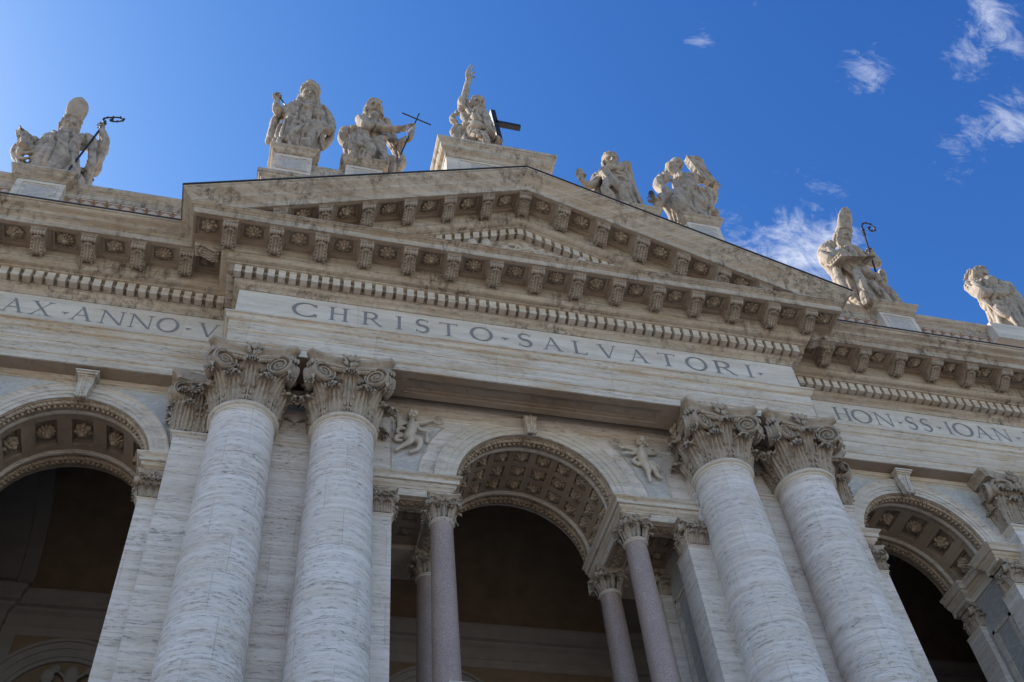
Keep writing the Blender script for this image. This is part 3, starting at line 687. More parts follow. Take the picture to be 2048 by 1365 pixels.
# flat capitals of the pilasters
def pil_capital(w, h, R0=None, side_l=True, side_r=True, dep=.42, vol=.36, volutes=True):
    """origin at the front face middle, bottom of capital; front looks to -y"""
    k = h/2.35; mb = MB(); hw = w/2
    fl = lambda z: .02+.16*k*max(0, z/k/1.9)**2
    mb.grid([[(sx*(hw-.04+fl(z)*1.), yy if False else (-fl(z) if f == 0 else dep), z) for z in np.linspace(0, 1.9*k, 7)] for (sx, f) in ((-1, 1), (-1, 0), (1, 0), (1, 1))])
    nf = 3 if w/k > 1.3 else 2
    for j in range(nf):
        x = -hw+w*(j+.5)/nf; leaf(mb, (x, 0), -pi/2, lambda z: fl(z)+.04*k, w/nf*.45, .80*k, .20*k, wrap=False)
    for j in range(nf+1):
        x = -hw+w*j/nf; x = max(-hw+.08, min(hw-.08, x)); leaf(mb, (x, 0), -pi/2, fl, w/nf*.46, 1.34*k, .20*k, wrap=False)
    for s, on in ((-1, side_l), (1, side_r)):
        if not on: continue
        for q, (yy, hh) in enumerate(((dep*.25, .8), (dep*.75, .8), (dep*.5, 1.34))): leaf(mb, (s*(hw-.02), yy), 0 if s > 0 else pi, fl, dep*.30, hh*k, .12*k, wrap=False)
    for j in range(7):
        x = -hw+w*(j+.5)/7; mb.tube([(x+.04*sin(z*4+j), -fl(z)-.02, z) for z in np.linspace(.05, 1.4*k, 8)], .03*k, 5); mb.ell((x, -fl(1.3*k)-.06*k, 1.32*k), (.07*k, .06*k, .07*k), 6, 5)
    # echinus
    mb.box(-hw+.05, hw-.05, -.22*k, dep, 1.60*k, 2.0*k); mb.tube([(-hw+.05, -.20*k, 1.52*k), (hw-.05, -.20*k, 1.52*k)], .055*k, 6)
    for j in (-1, 0, 1):
        mb.ell((j*.30*k, -.30*k, 1.76*k), (.11*k, .1*k, .15*k), 9, 7)
        mb.tube([(j*.30*k+.15*k*cos(t), -.31*k, 1.78*k+.18*k*sin(t)) for t in np.linspace(pi, 2*pi, 9)], .028*k, 5)
    for j in range(10): mb.ell((-hw+.1+(w-.2)*j/9, -.24*k, 1.52*k), (.06*k,)*3, 6, 4)
    fm = MB(); fleuron(fm, (0, -.30*k, 2.12*k), (0, -1), k)
    V = []
    if volutes:
        for s in (-1, 1):
            m = MB(); disc_volute(m, (s*(hw-.06*k), -.30*k, 1.50*k), (-s*.35, -.93, 0), vol*k, spin=-s); disc_volute(m, (s*(hw+.26*k), .02*k, 1.50*k), (s*.93, .35, 0), vol*k, spin=s)
            P = []
            for t in np.linspace(0, 1, 7):
                cx = s*(hw-.06*k)*(1-t)+s*(hw+.26*k)*t; cy = -.30*k*(1-t)+.02*k*t; ax = np.array((s*.7, -.7, 0)); ax = np.array((s*(.93*(1-t)+.35*t), -(.35*(1-t)+.93*t), 0)); ax /= np.linalg.norm(ax); rr = vol*k*(1-.2*sin(pi*t))
                P.append([np.array((cx, cy, 1.5*k))+ax*rr*cos(a)+np.array((0, 0, rr*sin(a))) for a in np.linspace(0, 2*pi, 20)[:-1]])
            m.grid(P, cv=True)
            m.tube([(s*(hw-.06*k), -.32*k, 1.84*k), (s*hw*.55, -.30*k, 1.95*k), (s*.18*k, -.27*k, 1.90*k)], .06*k, 6)
            V.append(m.mesh('volute', 'carve', ang=40))
    # abacus, concave to the front
    O = [(-(hw+.44*k), dep)] + [(-(hw+.44*k)*1.0, -.42*k)] + [(x, -.46*k+.20*k*(1-(x/(hw+.30*k))**2)) for x in np.linspace(-(hw+.30*k), hw+.30*k, 13)] + [(hw+.44*k, -.42*k), (hw+.44*k, dep)]
    am = MB(); P = []
    for (s, t) in [(.86, 0), (.88, .3), (.92, .5), (.99, .66), (1, .7), (1, 1)]: P.append([(x*s, y-(1-s)*-.5*k if y < 0 else y, 2.0*k+(h-2.0*k)*t) for x, y in O])
    am.grid(P); am.add([(x*.86, y+.07*k, 2.0*k) for x, y in O], [tuple(range(len(O)))[::-1]]); am.add([(x, y, h) for x, y in O], [tuple(range(len(O)))])
    return mb.mesh('capital', 'carve', smooth=True), V, am.mesh('abacus', 'carve', ang=35), fm.mesh('fleuron', 'carve', smooth=True)
PCG = pil_capital(1.90, 2.35, dep=.6)
PCS = pil_capital(.98, .95, dep=.6, vol=.36); PCSS = pil_capital(.60, .95, dep=.55, vol=.36)
def astragal_box(mb, x0, x1, y0, y1, z, s=1.):
    path = [(x0, y1), (x0, y0), (x1, y0), (x1, y1)]
    sweep(mb, path, [(-.02, z-.20*s), (.03*s, z-.16*s), (.03*s, z-.10*s)]+[(.04*s+.06*s*cos(a), z+.06*s*sin(a)-.0) for a in np.linspace(-pi/2, pi/2, 6)]+[(-.02, z+.07*s)])
def pilaster(x0, x1, y0, y1, ztop, caps, name='pilaster', mat='wall', s=1., cap_rot=0, cap_at=None, caplab=None):
    m = MB(); m.box(x0, x1, y0, y1, 6., ztop-.02)
    p = link(name, m.mesh(name, mat), root); a = MB(); astragal_box(a, x0, x1, y0, y1, ztop, s); link('neck_ring', a.mesh('neck_ring', 'arch', ang=40), p)
    if caps:
        xc, yc_ = cap_at or ((x0+x1)/2, y0)
        link('capital', caps[0], p, (xc, yc_, ztop+.05*s), rz=cap_rot)
        for v in caps[1]: link('volute', v, p, (xc, yc_, ztop+.05*s), rz=cap_rot)
        link('abacus', caps[2], p, (xc, yc_, ztop+.05*s), rz=cap_rot); link('fleuron', caps[3], p, (xc, yc_, ztop+.05*s), rz=cap_rot)
    return p
for s in (-1, 1):
    # giant pilaster half hidden by the outer column, and the next one out
    a, b = sorted((s*11.12, s*9.22)); pilaster(a, b, 1.46, 2.6, 24.78, PCG)
    a, b = sorted((s*17.385, s*19.285)); pilaster(a, b, 1.46, 2.6, 24.78, PCG)
    # backing strip behind the pair of columns
    m = MB(); a, b = sorted((s*5.30, s*9.9)); m.box(a, b, 1.36, 3., 6., 27.17); p = link('pier', m.mesh('pier', 'wall'), root)
    m = MB(); astragal_box(m, a, b, 1.36, 3., 24.78); link('neck_ring', m.mesh('neck_ring', 'arch', ang=40), p)
    # pilasters of the small order at both sides of the openings
    a, b = sorted((s*4.606, s*5.58)); pilaster(a, b, 1.42, 2.35, 22.36, PCS, s=.5)
    pilaster(a, b, 3.95, 4.9, 22.36, PCS, s=.5)
    a, b = sorted((s*11.67, s*10.9)); pilaster(a, b, 1.75, 2.55, 22.36, PCSS, s=.5, cap_at=(s*11.38, 1.75))
    pilaster(a, b, 4.1, 4.95, 22.36, PCSS, s=.5, cap_at=(s*11.38, 4.1))
    a, b = sorted((s*16.42, s*17.4)); pilaster(a, b, 1.75, 2.55, 22.36, PCS, s=.5)
    pilaster(a, b, 4.1, 4.95, 22.36, PCS, s=.5)
    # massive cores
    m = MB(); a, b = sorted((s*4.95, s*11.45)); m.box(a, b, 2.10, 4.85, 6., 27.6); m.box(*sorted((s*16.65, s*XR)), 2.10, 4.85, 6., 27.6)
    link('pier', m.mesh('pier', 'jamb'), root)
    m = MB(); m.box(*sorted((s*19.2, s*XR)), 1.50, 2.2, 6., 27.17); link('pier', m.mesh('pier', 'wall'), root)
    # framed panels on the passage walls
    for xx, y0, y1 in ((s*4.95, 2.6, 3.75), (s*11.45, 2.75, 3.9), (s*16.65, 2.75, 3.9)):
        m = MB(); dirx = -1 if (xx > 0) == (abs(xx) in (4.95, 16.65)) else 1
        for (ya, yb, za, zb) in ((y0, y0+.12, 10, 22.0), (y1-.12, y1, 10, 22.0), (y0, y1, 21.88, 22.0)):
            m.box(*sorted((xx, xx+dirx*.05)), ya, yb, za, zb)
        for (ya, yb, za, zb) in ((y0+.14, y0+.20, 10, 21.84), (y1-.20, y1-.14, 10, 21.84)): m.box(*sorted((xx, xx+dirx*.03)), ya, yb, za, zb)
        link('panel_frame', m.mesh('panel_frame', 'arch'), root)
# ------------------------------------------------------------------ imposts
imp = [(-.72, 23.33), (0, 23.33), (0, 23.60), (.025, 23.61)] + ogee2(.03, 23.62, .12, 23.74, 5) + [(.13, 23.75), (.13, 23.80), (.20, 23.81), (.20, 23.93)] + ogee2(.21, 23.94, .29, 24.03, 4) + [(.30, 24.035), (.30, 24.07), (-.72, 24.075)]
def impost(paths):
    for P in paths:
        m = MB(); sweep(m, P, imp); link('impost', m.mesh('impost', 'ent'), root)
impost([[(-5.3, 1.56), (-2.74, 1.56), (-2.74, 5.0)], [(2.74, 5.0), (2.74, 1.56), (5.3, 1.56)],
        [(-11.72, 5.0), (-11.72, 4.05), (-11.50, 4.05), (-11.50, 2.62), (-11.72, 2.62), (-11.72, 1.90), (-10.9, 1.90)], [(10.9, 1.90), (11.72, 1.90), (11.72, 2.62), (11.50, 2.62), (11.50, 4.05), (11.72, 4.05), (11.72, 5.0)],
        [(-17.5, 1.90), (-16.38, 1.90), (-16.38, 2.62), (-16.6, 2.62), (-16.6, 4.05), (-16.38, 4.05), (-16.38, 5.0)], [(16.38, 5.0), (16.38, 4.05), (16.6, 4.05), (16.6, 2.62), (16.38, 2.62), (16.38, 1.90), (17.5, 1.90)]])
for s in (-1, 1):
    # beam over the back column and coffered ceiling of the side bay
    m = MB(); sweep(m, [(s*5.0, 4.72), (s*2.74, 4.72)] if s > 0 else [(-2.74, 4.72), (-5.0, 4.72)], [(0, 24.07), (0, 23.33), (.75, 23.33), (.75, 23.8)])
    m.box(*sorted((s*2.75, s*5.2)), 4.0, 4.72, 23.331, 24.0); link('impost', m.mesh('impost', 'ent'), root)
    mb = MB(); cxs = [s*3.85, s*4.55]; cys = [2.72, 3.42]
    U = [(min(s*3.4, s*4.95), 0)]+coffer_lines(sorted((c-.26, c+.26) for c in cxs), .035)+[(max(s*3.4, s*4.95), 0)]
    V = [(2.25, 0)]+coffer_lines([(2.45, 3.0), (3.2, 3.75)], .035)+[(4.05, 0)]
    Hh = [[23.52+.07*min(a[1], b[1]) for b in V] for a in U]; heightgrid(mb, [u[0] for u in U], [v[0] for v in V], Hh, lambda x, y, z: (x, y, z), flip=True)
    cl = link('bay_ceiling', mb.mesh('bay_ceiling', 'soffit'), root)
    for cx in cxs:
        for cy in cys: put_ros(cl, cx, cy, 23.63, sc=.72)
    m = MB(); m.box(*sorted((s*2.80, s*3.40)), 1.62, 4.66, 23.31, 23.328); link('beam_soffit', m.mesh('beam_soffit', 'soffit'), root)
    m = MB()
    for k in range(24): m.ell((s*3.10+.07*sin(k*1.9), 2.25+k*.07, 23.31), (.09, .05, .05), 6, 4)
    for xx in (2.9, 3.3): m.box(*sorted((s*xx-.015, s*xx+.015)), 2.15, 3.95, 23.28, 23.315)
    link('beam_carving', m.mesh('beam_carving', 'flower'), root)
    # carved strip under the short beam
    m = MB(); 
    for k in range(14):
        x = s*(3.62+k*.065); m.ell((x, 1.93+.05*sin(k*1.7), 23.32), (.06, .09, .04), 6, 4)
    m.box(*sorted((s*3.5, s*4.6)), 1.72, 1.75, 23.30, 23.335); m.box(*sorted((s*3.5, s*4.6)), 2.12, 2.15, 23.30, 23.335)
    link('beam_carving', m.mesh('beam_carving', 'flower', smooth=False), root)
# ------------------------------------------------------------------ arches
def ring_sweep(mb, cx, cz, prof, n=48, a0=0., a1=pi, flip=False):
    """profile [(r, y)] turned round the arch centre"""
    P = [[(cx+r*cos(a), y, cz+r*sin(a)) for (r, y) in prof] for a in np.linspace(a0, a1, n+1)]
    return mb.grid(P, flip=flip)
def garland(mb, cx, cz, r, y, n=90, w=.15):
    rs = np.random.RandomState(int(abs(cx*10)+y*7))
    ring_sweep(mb, cx, cz, [(r, y-w-.05), (r-.03, y-w-.03), (r-.03, y-w), (r-.02, y-w+.02), (r-.09, y), (r-.02, y+w-.02), (r-.03, y+w), (r-.03, y+w+.03), (r, y+w+.05)], 40)
    for i in range(n):
        a = pi*(i+.5)/n; t = np.array((-sin(a), 0, cos(a))); nn = np.array((-cos(a), 0, -sin(a))); b = np.array((0, 1., 0))
        for j in (-1, 0, 1):
            if j == 0 and i % 2: continue
            o = np.array((cx, y, cz)) + np.array((cos(a), 0, sin(a)))*(r-.10+.03*abs(j)) + b*j*w*.6 + t*rs.uniform(-.02, .02)
            ang = j*.75+rs.uniform(-.35, .35); d1 = t*cos(ang)+b*sin(ang); d2 = np.cross(nn, d1)
            mb.ell(o, (.10, .05, .075) if j else (.07, .07, .09), 6, 5, rot=np.stack([d1, d2, nn], 1))
def barrel(cx, cz, r, y0, y1, rows, ncof, gy, parent, coff_y, ang_frac=.68, sc=1., vis=None):
    step = pi/ncof; U = [(0, 0)]
    edges = [((k+.5-ang_frac/2)*step, (k+.5+ang_frac/2)*step) for k in range(ncof)]
    e = .045/r
    for a, b in edges:
        ins = [(a, 0), (a+e*.2, 1), (a+e, 1), (a+e*1.2, 2)] + [(t, 2) for t in np.linspace(a+e*1.6, b-e*1.6, 5)] + [(b-e*1.2, 2), (b-e, 1), (b-e*.2, 1), (b, 0)]
        U += ins
    U.append((pi, 0)); V = [(y0, 0)]+coffer_lines(coff_y, .045)+[(y1, 0)]
    mb = MB(); P = [[(cx+(r+.11*min(u[1], v[1]))*cos(u[0]), v[0], cz+(r+.11*min(u[1], v[1]))*sin(u[0])) for v in V] for u in U]; mb.grid(P)
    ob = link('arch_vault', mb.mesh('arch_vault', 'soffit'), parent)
    for k in range(ncof):
        a = (k+.5)*step
        if vis and not (vis[0] <= a <= vis[1]): continue
        for (c0, c1) in coff_y:
            cy = (c0+c1)/2; o = link('rosette', ROS[(k*3+int(cy*5)) % 6], parent, (cx+(r+.14)*cos(a), cy, cz+(r+.14)*sin(a)))
            o.rotation_euler = (0, -(a-pi/2), 0); o.scale = (sc*.95, sc*.95, sc*1.7)
    m = MB()
    for y, d in ((gy[0], 1), (gy[1], -1)):
        a_, b_ = y+d*.24, y+d*.42; ring_sweep(m, cx, cz, [(r+.01, a_), (r-.05, a_+d*.01), (r-.085, a_+d*.05), (r-.085, b_-d*.06), (r-.04, b_-d*.04), (r-.04, b_-d*.01), (r+.01, b_)], 56)
    link('arch_moulding', m.mesh('arch_moulding', 'arch', ang=40), parent)
    for y in gy:
        m = MB(); garland(m, cx, cz, r+.01, y); link('leaf_garland', m.mesh('leaf_garland', 'flower'), parent)
def archivolt(cx, cz, r, R, y, plain_R=None):
    prof = [(r, y+.06), (r, y-.02), (r+(R-r)*.24, y-.02), (r+(R-r)*.245, y-.045), (r+(R-r)*.50, y-.045), (r+(R-r)*.505, y-.07), (r+(R-r)*.78, y-.07), (r+(R-r)*.80, y-.085), (r+(R-r)*.86, y-.115), (r+(R-r)*.92, y-.13), (r+(R-r)*.93, y-.15), (R, y-.15), (R, y+.01)]
    m = MB(); ring_sweep(m, cx, cz, prof, 64); return m
def keystone(parent, cx, z0, z1, y, w=.42, cap=True):
    m = MB(); P = []; n = 15
    for t in np.linspace(0, 1, 8):
        z = z0+(z1-z0)*t; hw = w*(.62+.38*t)/2*1.0; out = .16+.10*t+.05*sin(2*pi*t); row = []
        for k in range(n):
            u = -1+2*k/(n-1); g = .018*cos(u*pi*4); row.append((cx+hw*u, y-out-g, z))
        P.append(row)
    m.grid(P)
    for s in (0, -1): m.grid([[p[s] for p in P], [(p[s][0], y, p[s][2]) for p in P]])
    for k in range(11): m.ell((cx, y-.20-.10*k/10-.03, z0+.04+(z1-z0-.08)*k/10), (.028, .03, .032), 6, 5)
    for s in (-1, 1): m.tube([(cx+s*w*.30, y-.10, z0), (cx+s*w*.30, y-.24, z0-.02), (cx+s*w*.30, y-.26, z0+.03)], .045, 6)
    for k in (-1, 0, 1): m.ell((cx+k*.09, y-.20, z0-.01), (.05, .07, .06), 7, 5)
    if cap:
        for (a, b, zz, zt) in ((.02, .30, z1, z1+.04), (.06, .36, z1+.04, z1+.10), (.10, .42, z1+.10, z1+.15)): m.box(cx-w/2-a, cx+w/2+a, y-b, y, zz, zt)
    link('keystone', m.mesh('keystone', 'arch', ang=50), parent)
# middle arch
YA = 1.62
m = MB(); wall_arch(m, -5.35, 5.35, 24.07, 27.60, 0, 24.05, 2.60, YA); big = link('arch_wall', m.mesh('arch_wall', 'wall'), root)
m = MB(); ring_sweep(m, 0, 24.05, [(3.28, YA+.01), (3.28, YA-.03), (3.74, YA-.03), (3.76, YA+.01)], 64, 0, pi); 
m2 = archivolt(0, 24.05, 2.60, 3.30, YA); link('archivolt', m2.mesh('archivolt', 'arch'), big)
keystone(big, 0.0, 26.52, 27.22, YA-.1, .44, cap=False)
barrel(0, 24.05, 2.60, YA+.02, 5.0, 3, 11, (1.93, 4.74), big, [(2.42, 2.90), (3.09, 3.57), (3.76, 4.24)], sc=.92, vis=(0, 2.45))
m = MB(); wall_arch(m, -5.35, 5.35, 24.07, 31., 0, 24.05, 2.60, 5.0); ring_sweep(m, 0, 24.05, [(2.60, 4.99), (2.60, 5.08), (2.9, 5.08), (2.9, 5.0)], 48); link('arch_wall', m.mesh('arch_wall', 'arch'), root)
# wing arches
YW = 1.98
for s in (-1, 1):
    cx = s*14.05; cz = 23.97; r = 2.36
    m = MB(); wall_arch(m, cx-3.4, cx+3.4, 24.0, 27.5, cx, cz, r, YW); wg = link('arch_wall', m.mesh('arch_wall', 'wall'), root)
    m2 = archivolt(cx, cz, r, 2.90, YW); link('archivolt', m2.mesh('archivolt', 'arch'), wg)
    keystone(wg, cx, 26.12, 26.92, YW-.12, .50)
    barrel(cx, cz, r, YW+.02, 5.0, 1, 7, (2.22, 4.62), wg, [(2.88, 3.98)], ang_frac=.60, sc=1.0)
    m = MB(); wall_arch(m, cx-3.4, cx+3.4, 24.0, 31., cx, cz, r, 5.0); link('arch_wall', m.mesh('arch_wall', 'arch'), root)
# grey marble spandrels and their frames
def spandrel(xs, x0, zt, cx, cz, r, y, zb=24.12, frame=True, parent=None):
    """panel bounded by a vertical edge x0, a level top zt and the arch; xs=-1 left, +1 right"""
    pts = []; 
    a_end = math.asin(min(.999, (zt-cz)/r)); 
    A = np.linspace(math.asin(max(0, (zb-cz)/r)), a_end, 18)
    arcp = [(cx+xs*r*cos(a), cz+r*sin(a)) for a in A]
    m = MB(); m.grid([[(x, y, z) for x, z in arcp], [(xs*abs(x0) if True else 0, y, z) for x, z in arcp]], flip=xs > 0)
    o = link('spandrel_panel', m.mesh('spandrel_panel', 'panel'), parent)
    if frame:
        f = MB(); P = [(xs*abs(x0), arcp[0][1]), (xs*abs(x0), zt)]+[(x, z) for x, z in arcp[::-1]]+[(xs*abs(x0), arcp[0][1])]
        def offs(P, d):
            P = np.array(P); c = P.mean(axis=0); return [tuple(p+(p-c)/np.linalg.norm(p-c)*d) for p in P]
        for (d0, d1, h) in ((0, .05, .035), (.07, .11, .02)):
            A_ = offs(P, d0); B_ = offs(P, d1)
            f.grid([[(p[0], y+.003, p[1]) for p in A_], [(p[0], y-h, p[1]) for p in A_], [(p[0], y-h, p[1]) for p in B_], [(p[0], y+.003, p[1]) for p in B_]])
        link('panel_frame', f.mesh('panel_frame', 'arch', ang=40), parent)
for s in (-1, 1):
    spandrel(s, 4.56, 26.50, 0, 24.05, 3.80, YA-.006, parent=big)
for s in (-1, 1):
    for q in (-1, 1):
        m = MB(); cx = s*14.05; x_out = cx+q*3.0; r = 2.97; A = np.linspace(.35, pi/2-.08, 16); zt = 26.98
        P1 = [(cx+q*r*cos(a), 23.97+r*sin(a)) for a in A]
        P1 = [p for p in P1 if p[1] < zt-.02]+[(cx+q*sqrt(max(.0, r*r-(zt-23.97)**2)) if r > zt-23.97 else cx+q*.2, zt)]
        m.grid([[(x, YW-.006, z) for x, z in P1], [(x_out, YW-.006, z) for x, z in P1]]); link('spandrel_panel', m.mesh('spandrel_panel', 'panel'), root)
# moulding at the head of the arch walls and the sunk underside of the architrave
for (x0, x1, y, h) in ((-5.3, 5.3, YA, .13), (-17.45, -11.05, YW, 0), (11.05, 17.45, YW, 0)):
    pr_ = [(0, 27.0), (.03, 27.02), (.03, 27.10), (.06, 27.12), (.06, 27.17), (.13, 27.26), (.15, 27.30), (.15, 27.6)] if h else [(0, 26.93), (.03, 26.95), (.03, 27.02), (.06, 27.04), (.06, 27.08), (.11, 27.15), (.11, 27.178)]
    m = MB(); sweep(m, [(x0, y), (x1, y)], pr_)
    link('wall_moulding', m.mesh('wall_moulding', 'ent'), root)
m = MB(); m.box(-10.0, 10.0, 1.0, 1.9, 27.625, 27.7); link('ceiling_slab', m.mesh('ceiling_slab', 'soffit'), root)
# ------------------------------------------------------------------ loggia behind the arches
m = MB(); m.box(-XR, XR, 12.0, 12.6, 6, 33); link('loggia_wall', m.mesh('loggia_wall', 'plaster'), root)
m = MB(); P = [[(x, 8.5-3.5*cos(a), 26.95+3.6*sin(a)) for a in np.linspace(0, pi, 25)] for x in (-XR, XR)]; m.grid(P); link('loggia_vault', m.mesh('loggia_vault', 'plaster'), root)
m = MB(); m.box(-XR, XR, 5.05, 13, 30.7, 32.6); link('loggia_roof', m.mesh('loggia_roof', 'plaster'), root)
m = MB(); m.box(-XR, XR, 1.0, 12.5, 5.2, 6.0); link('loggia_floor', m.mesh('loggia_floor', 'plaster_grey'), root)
m = MB(); sweep(m, [(-XR, 12.0), (XR, 12.0)], [(0, 24.75), (.04, 24.77), (.04, 25.1), (.08, 25.12), (.08, 25.45)]+ogee2(.1, 25.5, .28, 25.72)+[(.3, 25.75), (.45, 25.78), (.45, 26.05)]+ogee2(.48, 26.08, .6, 26.25)+[(.6, 26.34), (0, 26.4)])
link('loggia_cornice', m.mesh('loggia_cornice', 'plaster_grey'), root)
for cx, w in ((-17.3, .75), (7.0, .75), (-7.6, .75), (17.9, .75), (26.5, .75), (-26.5, .75)):
    for dw, dd in ((w, .22), (w+.55, .08)):
        m = MB(); P = []
        for a in np.linspace(0, pi, 33):
            P.append([(cx-dw, 8.5-3.5*cos(a), 26.95+3.6*sin(a)), (cx-dw, 8.5-(3.5-dd)*cos(a), 26.95+(3.6-dd)*sin(a)), (cx+dw, 8.5-(3.5-dd)*cos(a), 26.95+(3.6-dd)*sin(a)), (cx+dw, 8.5-3.5*cos(a), 26.95+3.6*sin(a))])
        m.grid(P); m.box(cx-dw, cx+dw, 12.0-dd, 12.02, 6, 24.74); link('vault_rib', m.mesh('vault_rib', 'plaster_grey'), root)
    m = MB(); sweep(m, [(cx-w, 12.0), (cx-w, 11.75), (cx+w, 11.75), (cx+w, 12.0)], [(0, 24.74), (.04, 24.76), (.04, 25.1), (.08, 25.12), (.08, 25.45)]+ogee2(.1, 25.5, .28, 25.72)+[(.3, 25.75), (.45, 25.78), (.45, 26.05)]+ogee2(.48, 26.08, .6, 26.25)+[(.6, 26.345), (-.3, 26.405)])
    link('loggia_cornice', m.mesh('loggia_cornice', 'plaster_grey'), root)
for cx in (-14.0, -1.2, 14.0):
    m = MB()
    for (r, R, y) in ((1.9, 2.05, 11.9), (2.05, 2.35, 11.86), (2.35, 2.6, 11.82), (2.6, 2.72, 11.76)): ring_sweep(m, cx, 21.9, [(r, 12.0), (r, y), (R, y), (R, 12.0)], 40)
    al = link('door_archivolt', m.mesh('door_archivolt', 'plaster_grey'), root)
    if cx == -14.0:   # carved arms: crossed keys under a domed tiara
        m = MB(); c = (cx+.2, 11.8, 22.9)
        for s in (-1, 1):
            m.tube([(c[0]-s*.6, c[1], c[2]-.5), (c[0]+s*.5, c[1], c[2]+.45)], .05, 6); m.ell((c[0]+s*.55, c[1], c[2]+.5), (.16, .05, .16), 8, 6); m.ell((c[0]+s*.75, c[1], c[2]+.2), (.22, .07, .3), 8, 6)
        m.ell((c[0], c[1], c[2]+.25), (.25, .12, .38), 12, 8); m.ell((c[0], c[1], c[2]-.4), (.4, .08, .5), 12, 8); link('carved_arms', m.mesh('carved_arms', 'plaster_grey'), al)
# balcony rail that just shows between the middle columns
m = MB(); m.box(-3.16, 2.2, .98, 1.2, 16.55, 16.69); m.box(-3.16, 2.2, 1.02, 1.14, 15.6, 16.55); link('balcony_rail', m.mesh('balcony_rail', 'arch'), root)
# ------------------------------------------------------------------ balustrade over the wings
bal = MB().lathe([(.10, .0), (.17, .04), (.17, .10), (.09, .14), (.11, .2), (.18, .45), (.16, .62), (.09, .85), (.08, .95), (.12, .99), (.12, 1.03), (.15, 1.06), (.19, 1.14), (.205, 1.22), (.195, 1.30), (.15, 1.345)], n=16)
bal.box(-.20, .20, -.20, .20, 1.345, 1.42); bal.box(-.2, .2, -.2, .2, -.15, .0)
BAL = bal.mesh('baluster', 'tile', ang=45)
rail = [(0, 37.22), (0, 37.52), (.03, 37.54), (.03, 37.6)]+ogee2(.05, 37.62, .14, 37.78)+[(.16, 37.8), (.16, 37.98), (-.5, 38.0)]
for s in (-1, 1):
    m = MB(); m.box(*sorted((s*10.4, s*XR)), 1.9, 2.45, 32.7, 35.65); bs = link('balustrade', m.mesh('balustrade', 'wall'), root)
    P = [(-XR, 1.9), (-10.4, 1.9)] if s < 0 else [(10.4, 1.9), (XR, 1.9)]
    m = MB(); sweep(m, P, rail); m.box(*sorted((s*10.4, s*XR)), 1.902, 2.45, 37.221, 37.95); link('rail', m.mesh('rail', 'corn', ang=40), bs)
    xs = [10.55+.485*k for k in range(14)]+[19.25+.485*k for k in range(16)]
    for x in xs:
        if 16.95 < x < 19.1: continue
        if s < 0 and x > 20.5: continue
        link('baluster', BAL, bs, (s*x, 2.12, 35.80))
# ------------------------------------------------------------------ pedestals of the statues
def pedestal(x, yf, hw, zt, zb, ch, pr, dep, hd=None):
    """cornice front at yf, half width hw"""
    m = MB(); a = hw-pr; m.box(x-a, x+a, yf+pr, yf+dep-pr, zb, zt-ch+.02); o = link('pedestal', m.mesh('pedestal', 'arch'), root)
    zb2 = max(zb, zt-ch-(hd or 1.6)); f = MB(); y = yf+pr
    for (q, w, d) in ((.16, .05, .03), (.26, .03, .015)):
        x0, x1, z0, z1 = x-a+q*a/.78*1.2, x+a-q*a/.78*1.2, zb2+q, zt-ch-q
        f.box(x0, x1, y-d, y+.01, z1-w, z1); f.box(x0, x1, y-d, y+.01, z0, z0+w); f.box(x0, x0+w, y-d-.001, y+.01, z0, z1); f.box(x1-w, x1, y-d-.001, y+.01, z0, z1)
    link('panel_frame', f.mesh('panel_frame', 'arch'), o)
    pf = MB(); q = .31; x0, x1, z0, z1 = x-a+q*a/.78*1.2, x+a-q*a/.78*1.2, zb2+q, zt-ch-q
    pf.add([(x0, y-.004, z0), (x1, y-.004, z0), (x1, y-.004, z1), (x0, y-.004, z1)], [(0, 1, 2, 3)]); link('panel', pf.mesh('panel', 'ped_panel'), o)
    c = MB(); path = [(x-a, yf+dep-pr), (x-a, yf+pr), (x+a, yf+pr), (x+a, yf+dep-pr)]
    t = ch; pr_ = [(0, zt-t), (.03, zt-t+.01), (.03, zt-t*.88)]+ogee2(.05, zt-t*.86, pr*.55, zt-t*.60)+[(pr*.60, zt-t*.58), (pr*.60, zt-t*.42)]+ogee2(pr*.65, zt-t*.40, pr*.95, zt-t*.2)+[(pr, zt-t*.19), (pr, zt), (-a*.98, zt+.002)]
    sweep(c, path, pr_); c.add([(x-a, yf+pr, zt), (x+a, yf+pr, zt), (x+a, yf+dep-pr, zt), (x-a, yf+dep-pr, zt)], [(0, 1, 2, 3)])
    link('pedestal_cornice', c.mesh('pedestal_cornice', 'corn', ang=40), o); return o
for s in (-1, 1):
    pedestal(s*18.05, 1.25, 1.19, 38.0, 33.0, .55, .33, 2.4, 2.6)
    pedestal(s*9.03, .13, 1.01, 40.9, 36.0, .45, .24, 2.0, 1.35)
    pedestal(s*6.12, .13, 1.01, 40.9, 36.0, .45, .24, 2.0, 1.35)
    m = MB(); m.box(*sorted((s*5.5, s*9.6)), .62, 1.7, 33, 40.34); m.box(*sorted((s*10.0, s*5.0)), .5, 3.0, 33, 38.4); link('attic_wall', m.mesh('attic_wall', 'corn'), root)
    c = MB(); P = [(-10.05, 2.2), (-10.05, .34), (-4.9, .34)] if s < 0 else [(4.9, .34), (10.05, .34), (10.05, 2.2)]
    sweep(c, P, [(-.3, 36), (0, 36.0), (0, 38.05), (.06, 38.1)]+ogee2(.07, 38.15, .2, 38.38)+[(.24, 38.4), (.24, 38.62), (-.5, 38.63)]); link('attic_cornice', c.mesh('attic_cornice', 'corn', ang=40), root)
cp = pedestal(0, .657, 2.85, 45.18, 36., 1.15, .44, 3.2, 2.6)
m = MB()   # carved arms on the panel of the middle pedestal: only their top shows
rs = np.random.RandomState(3)
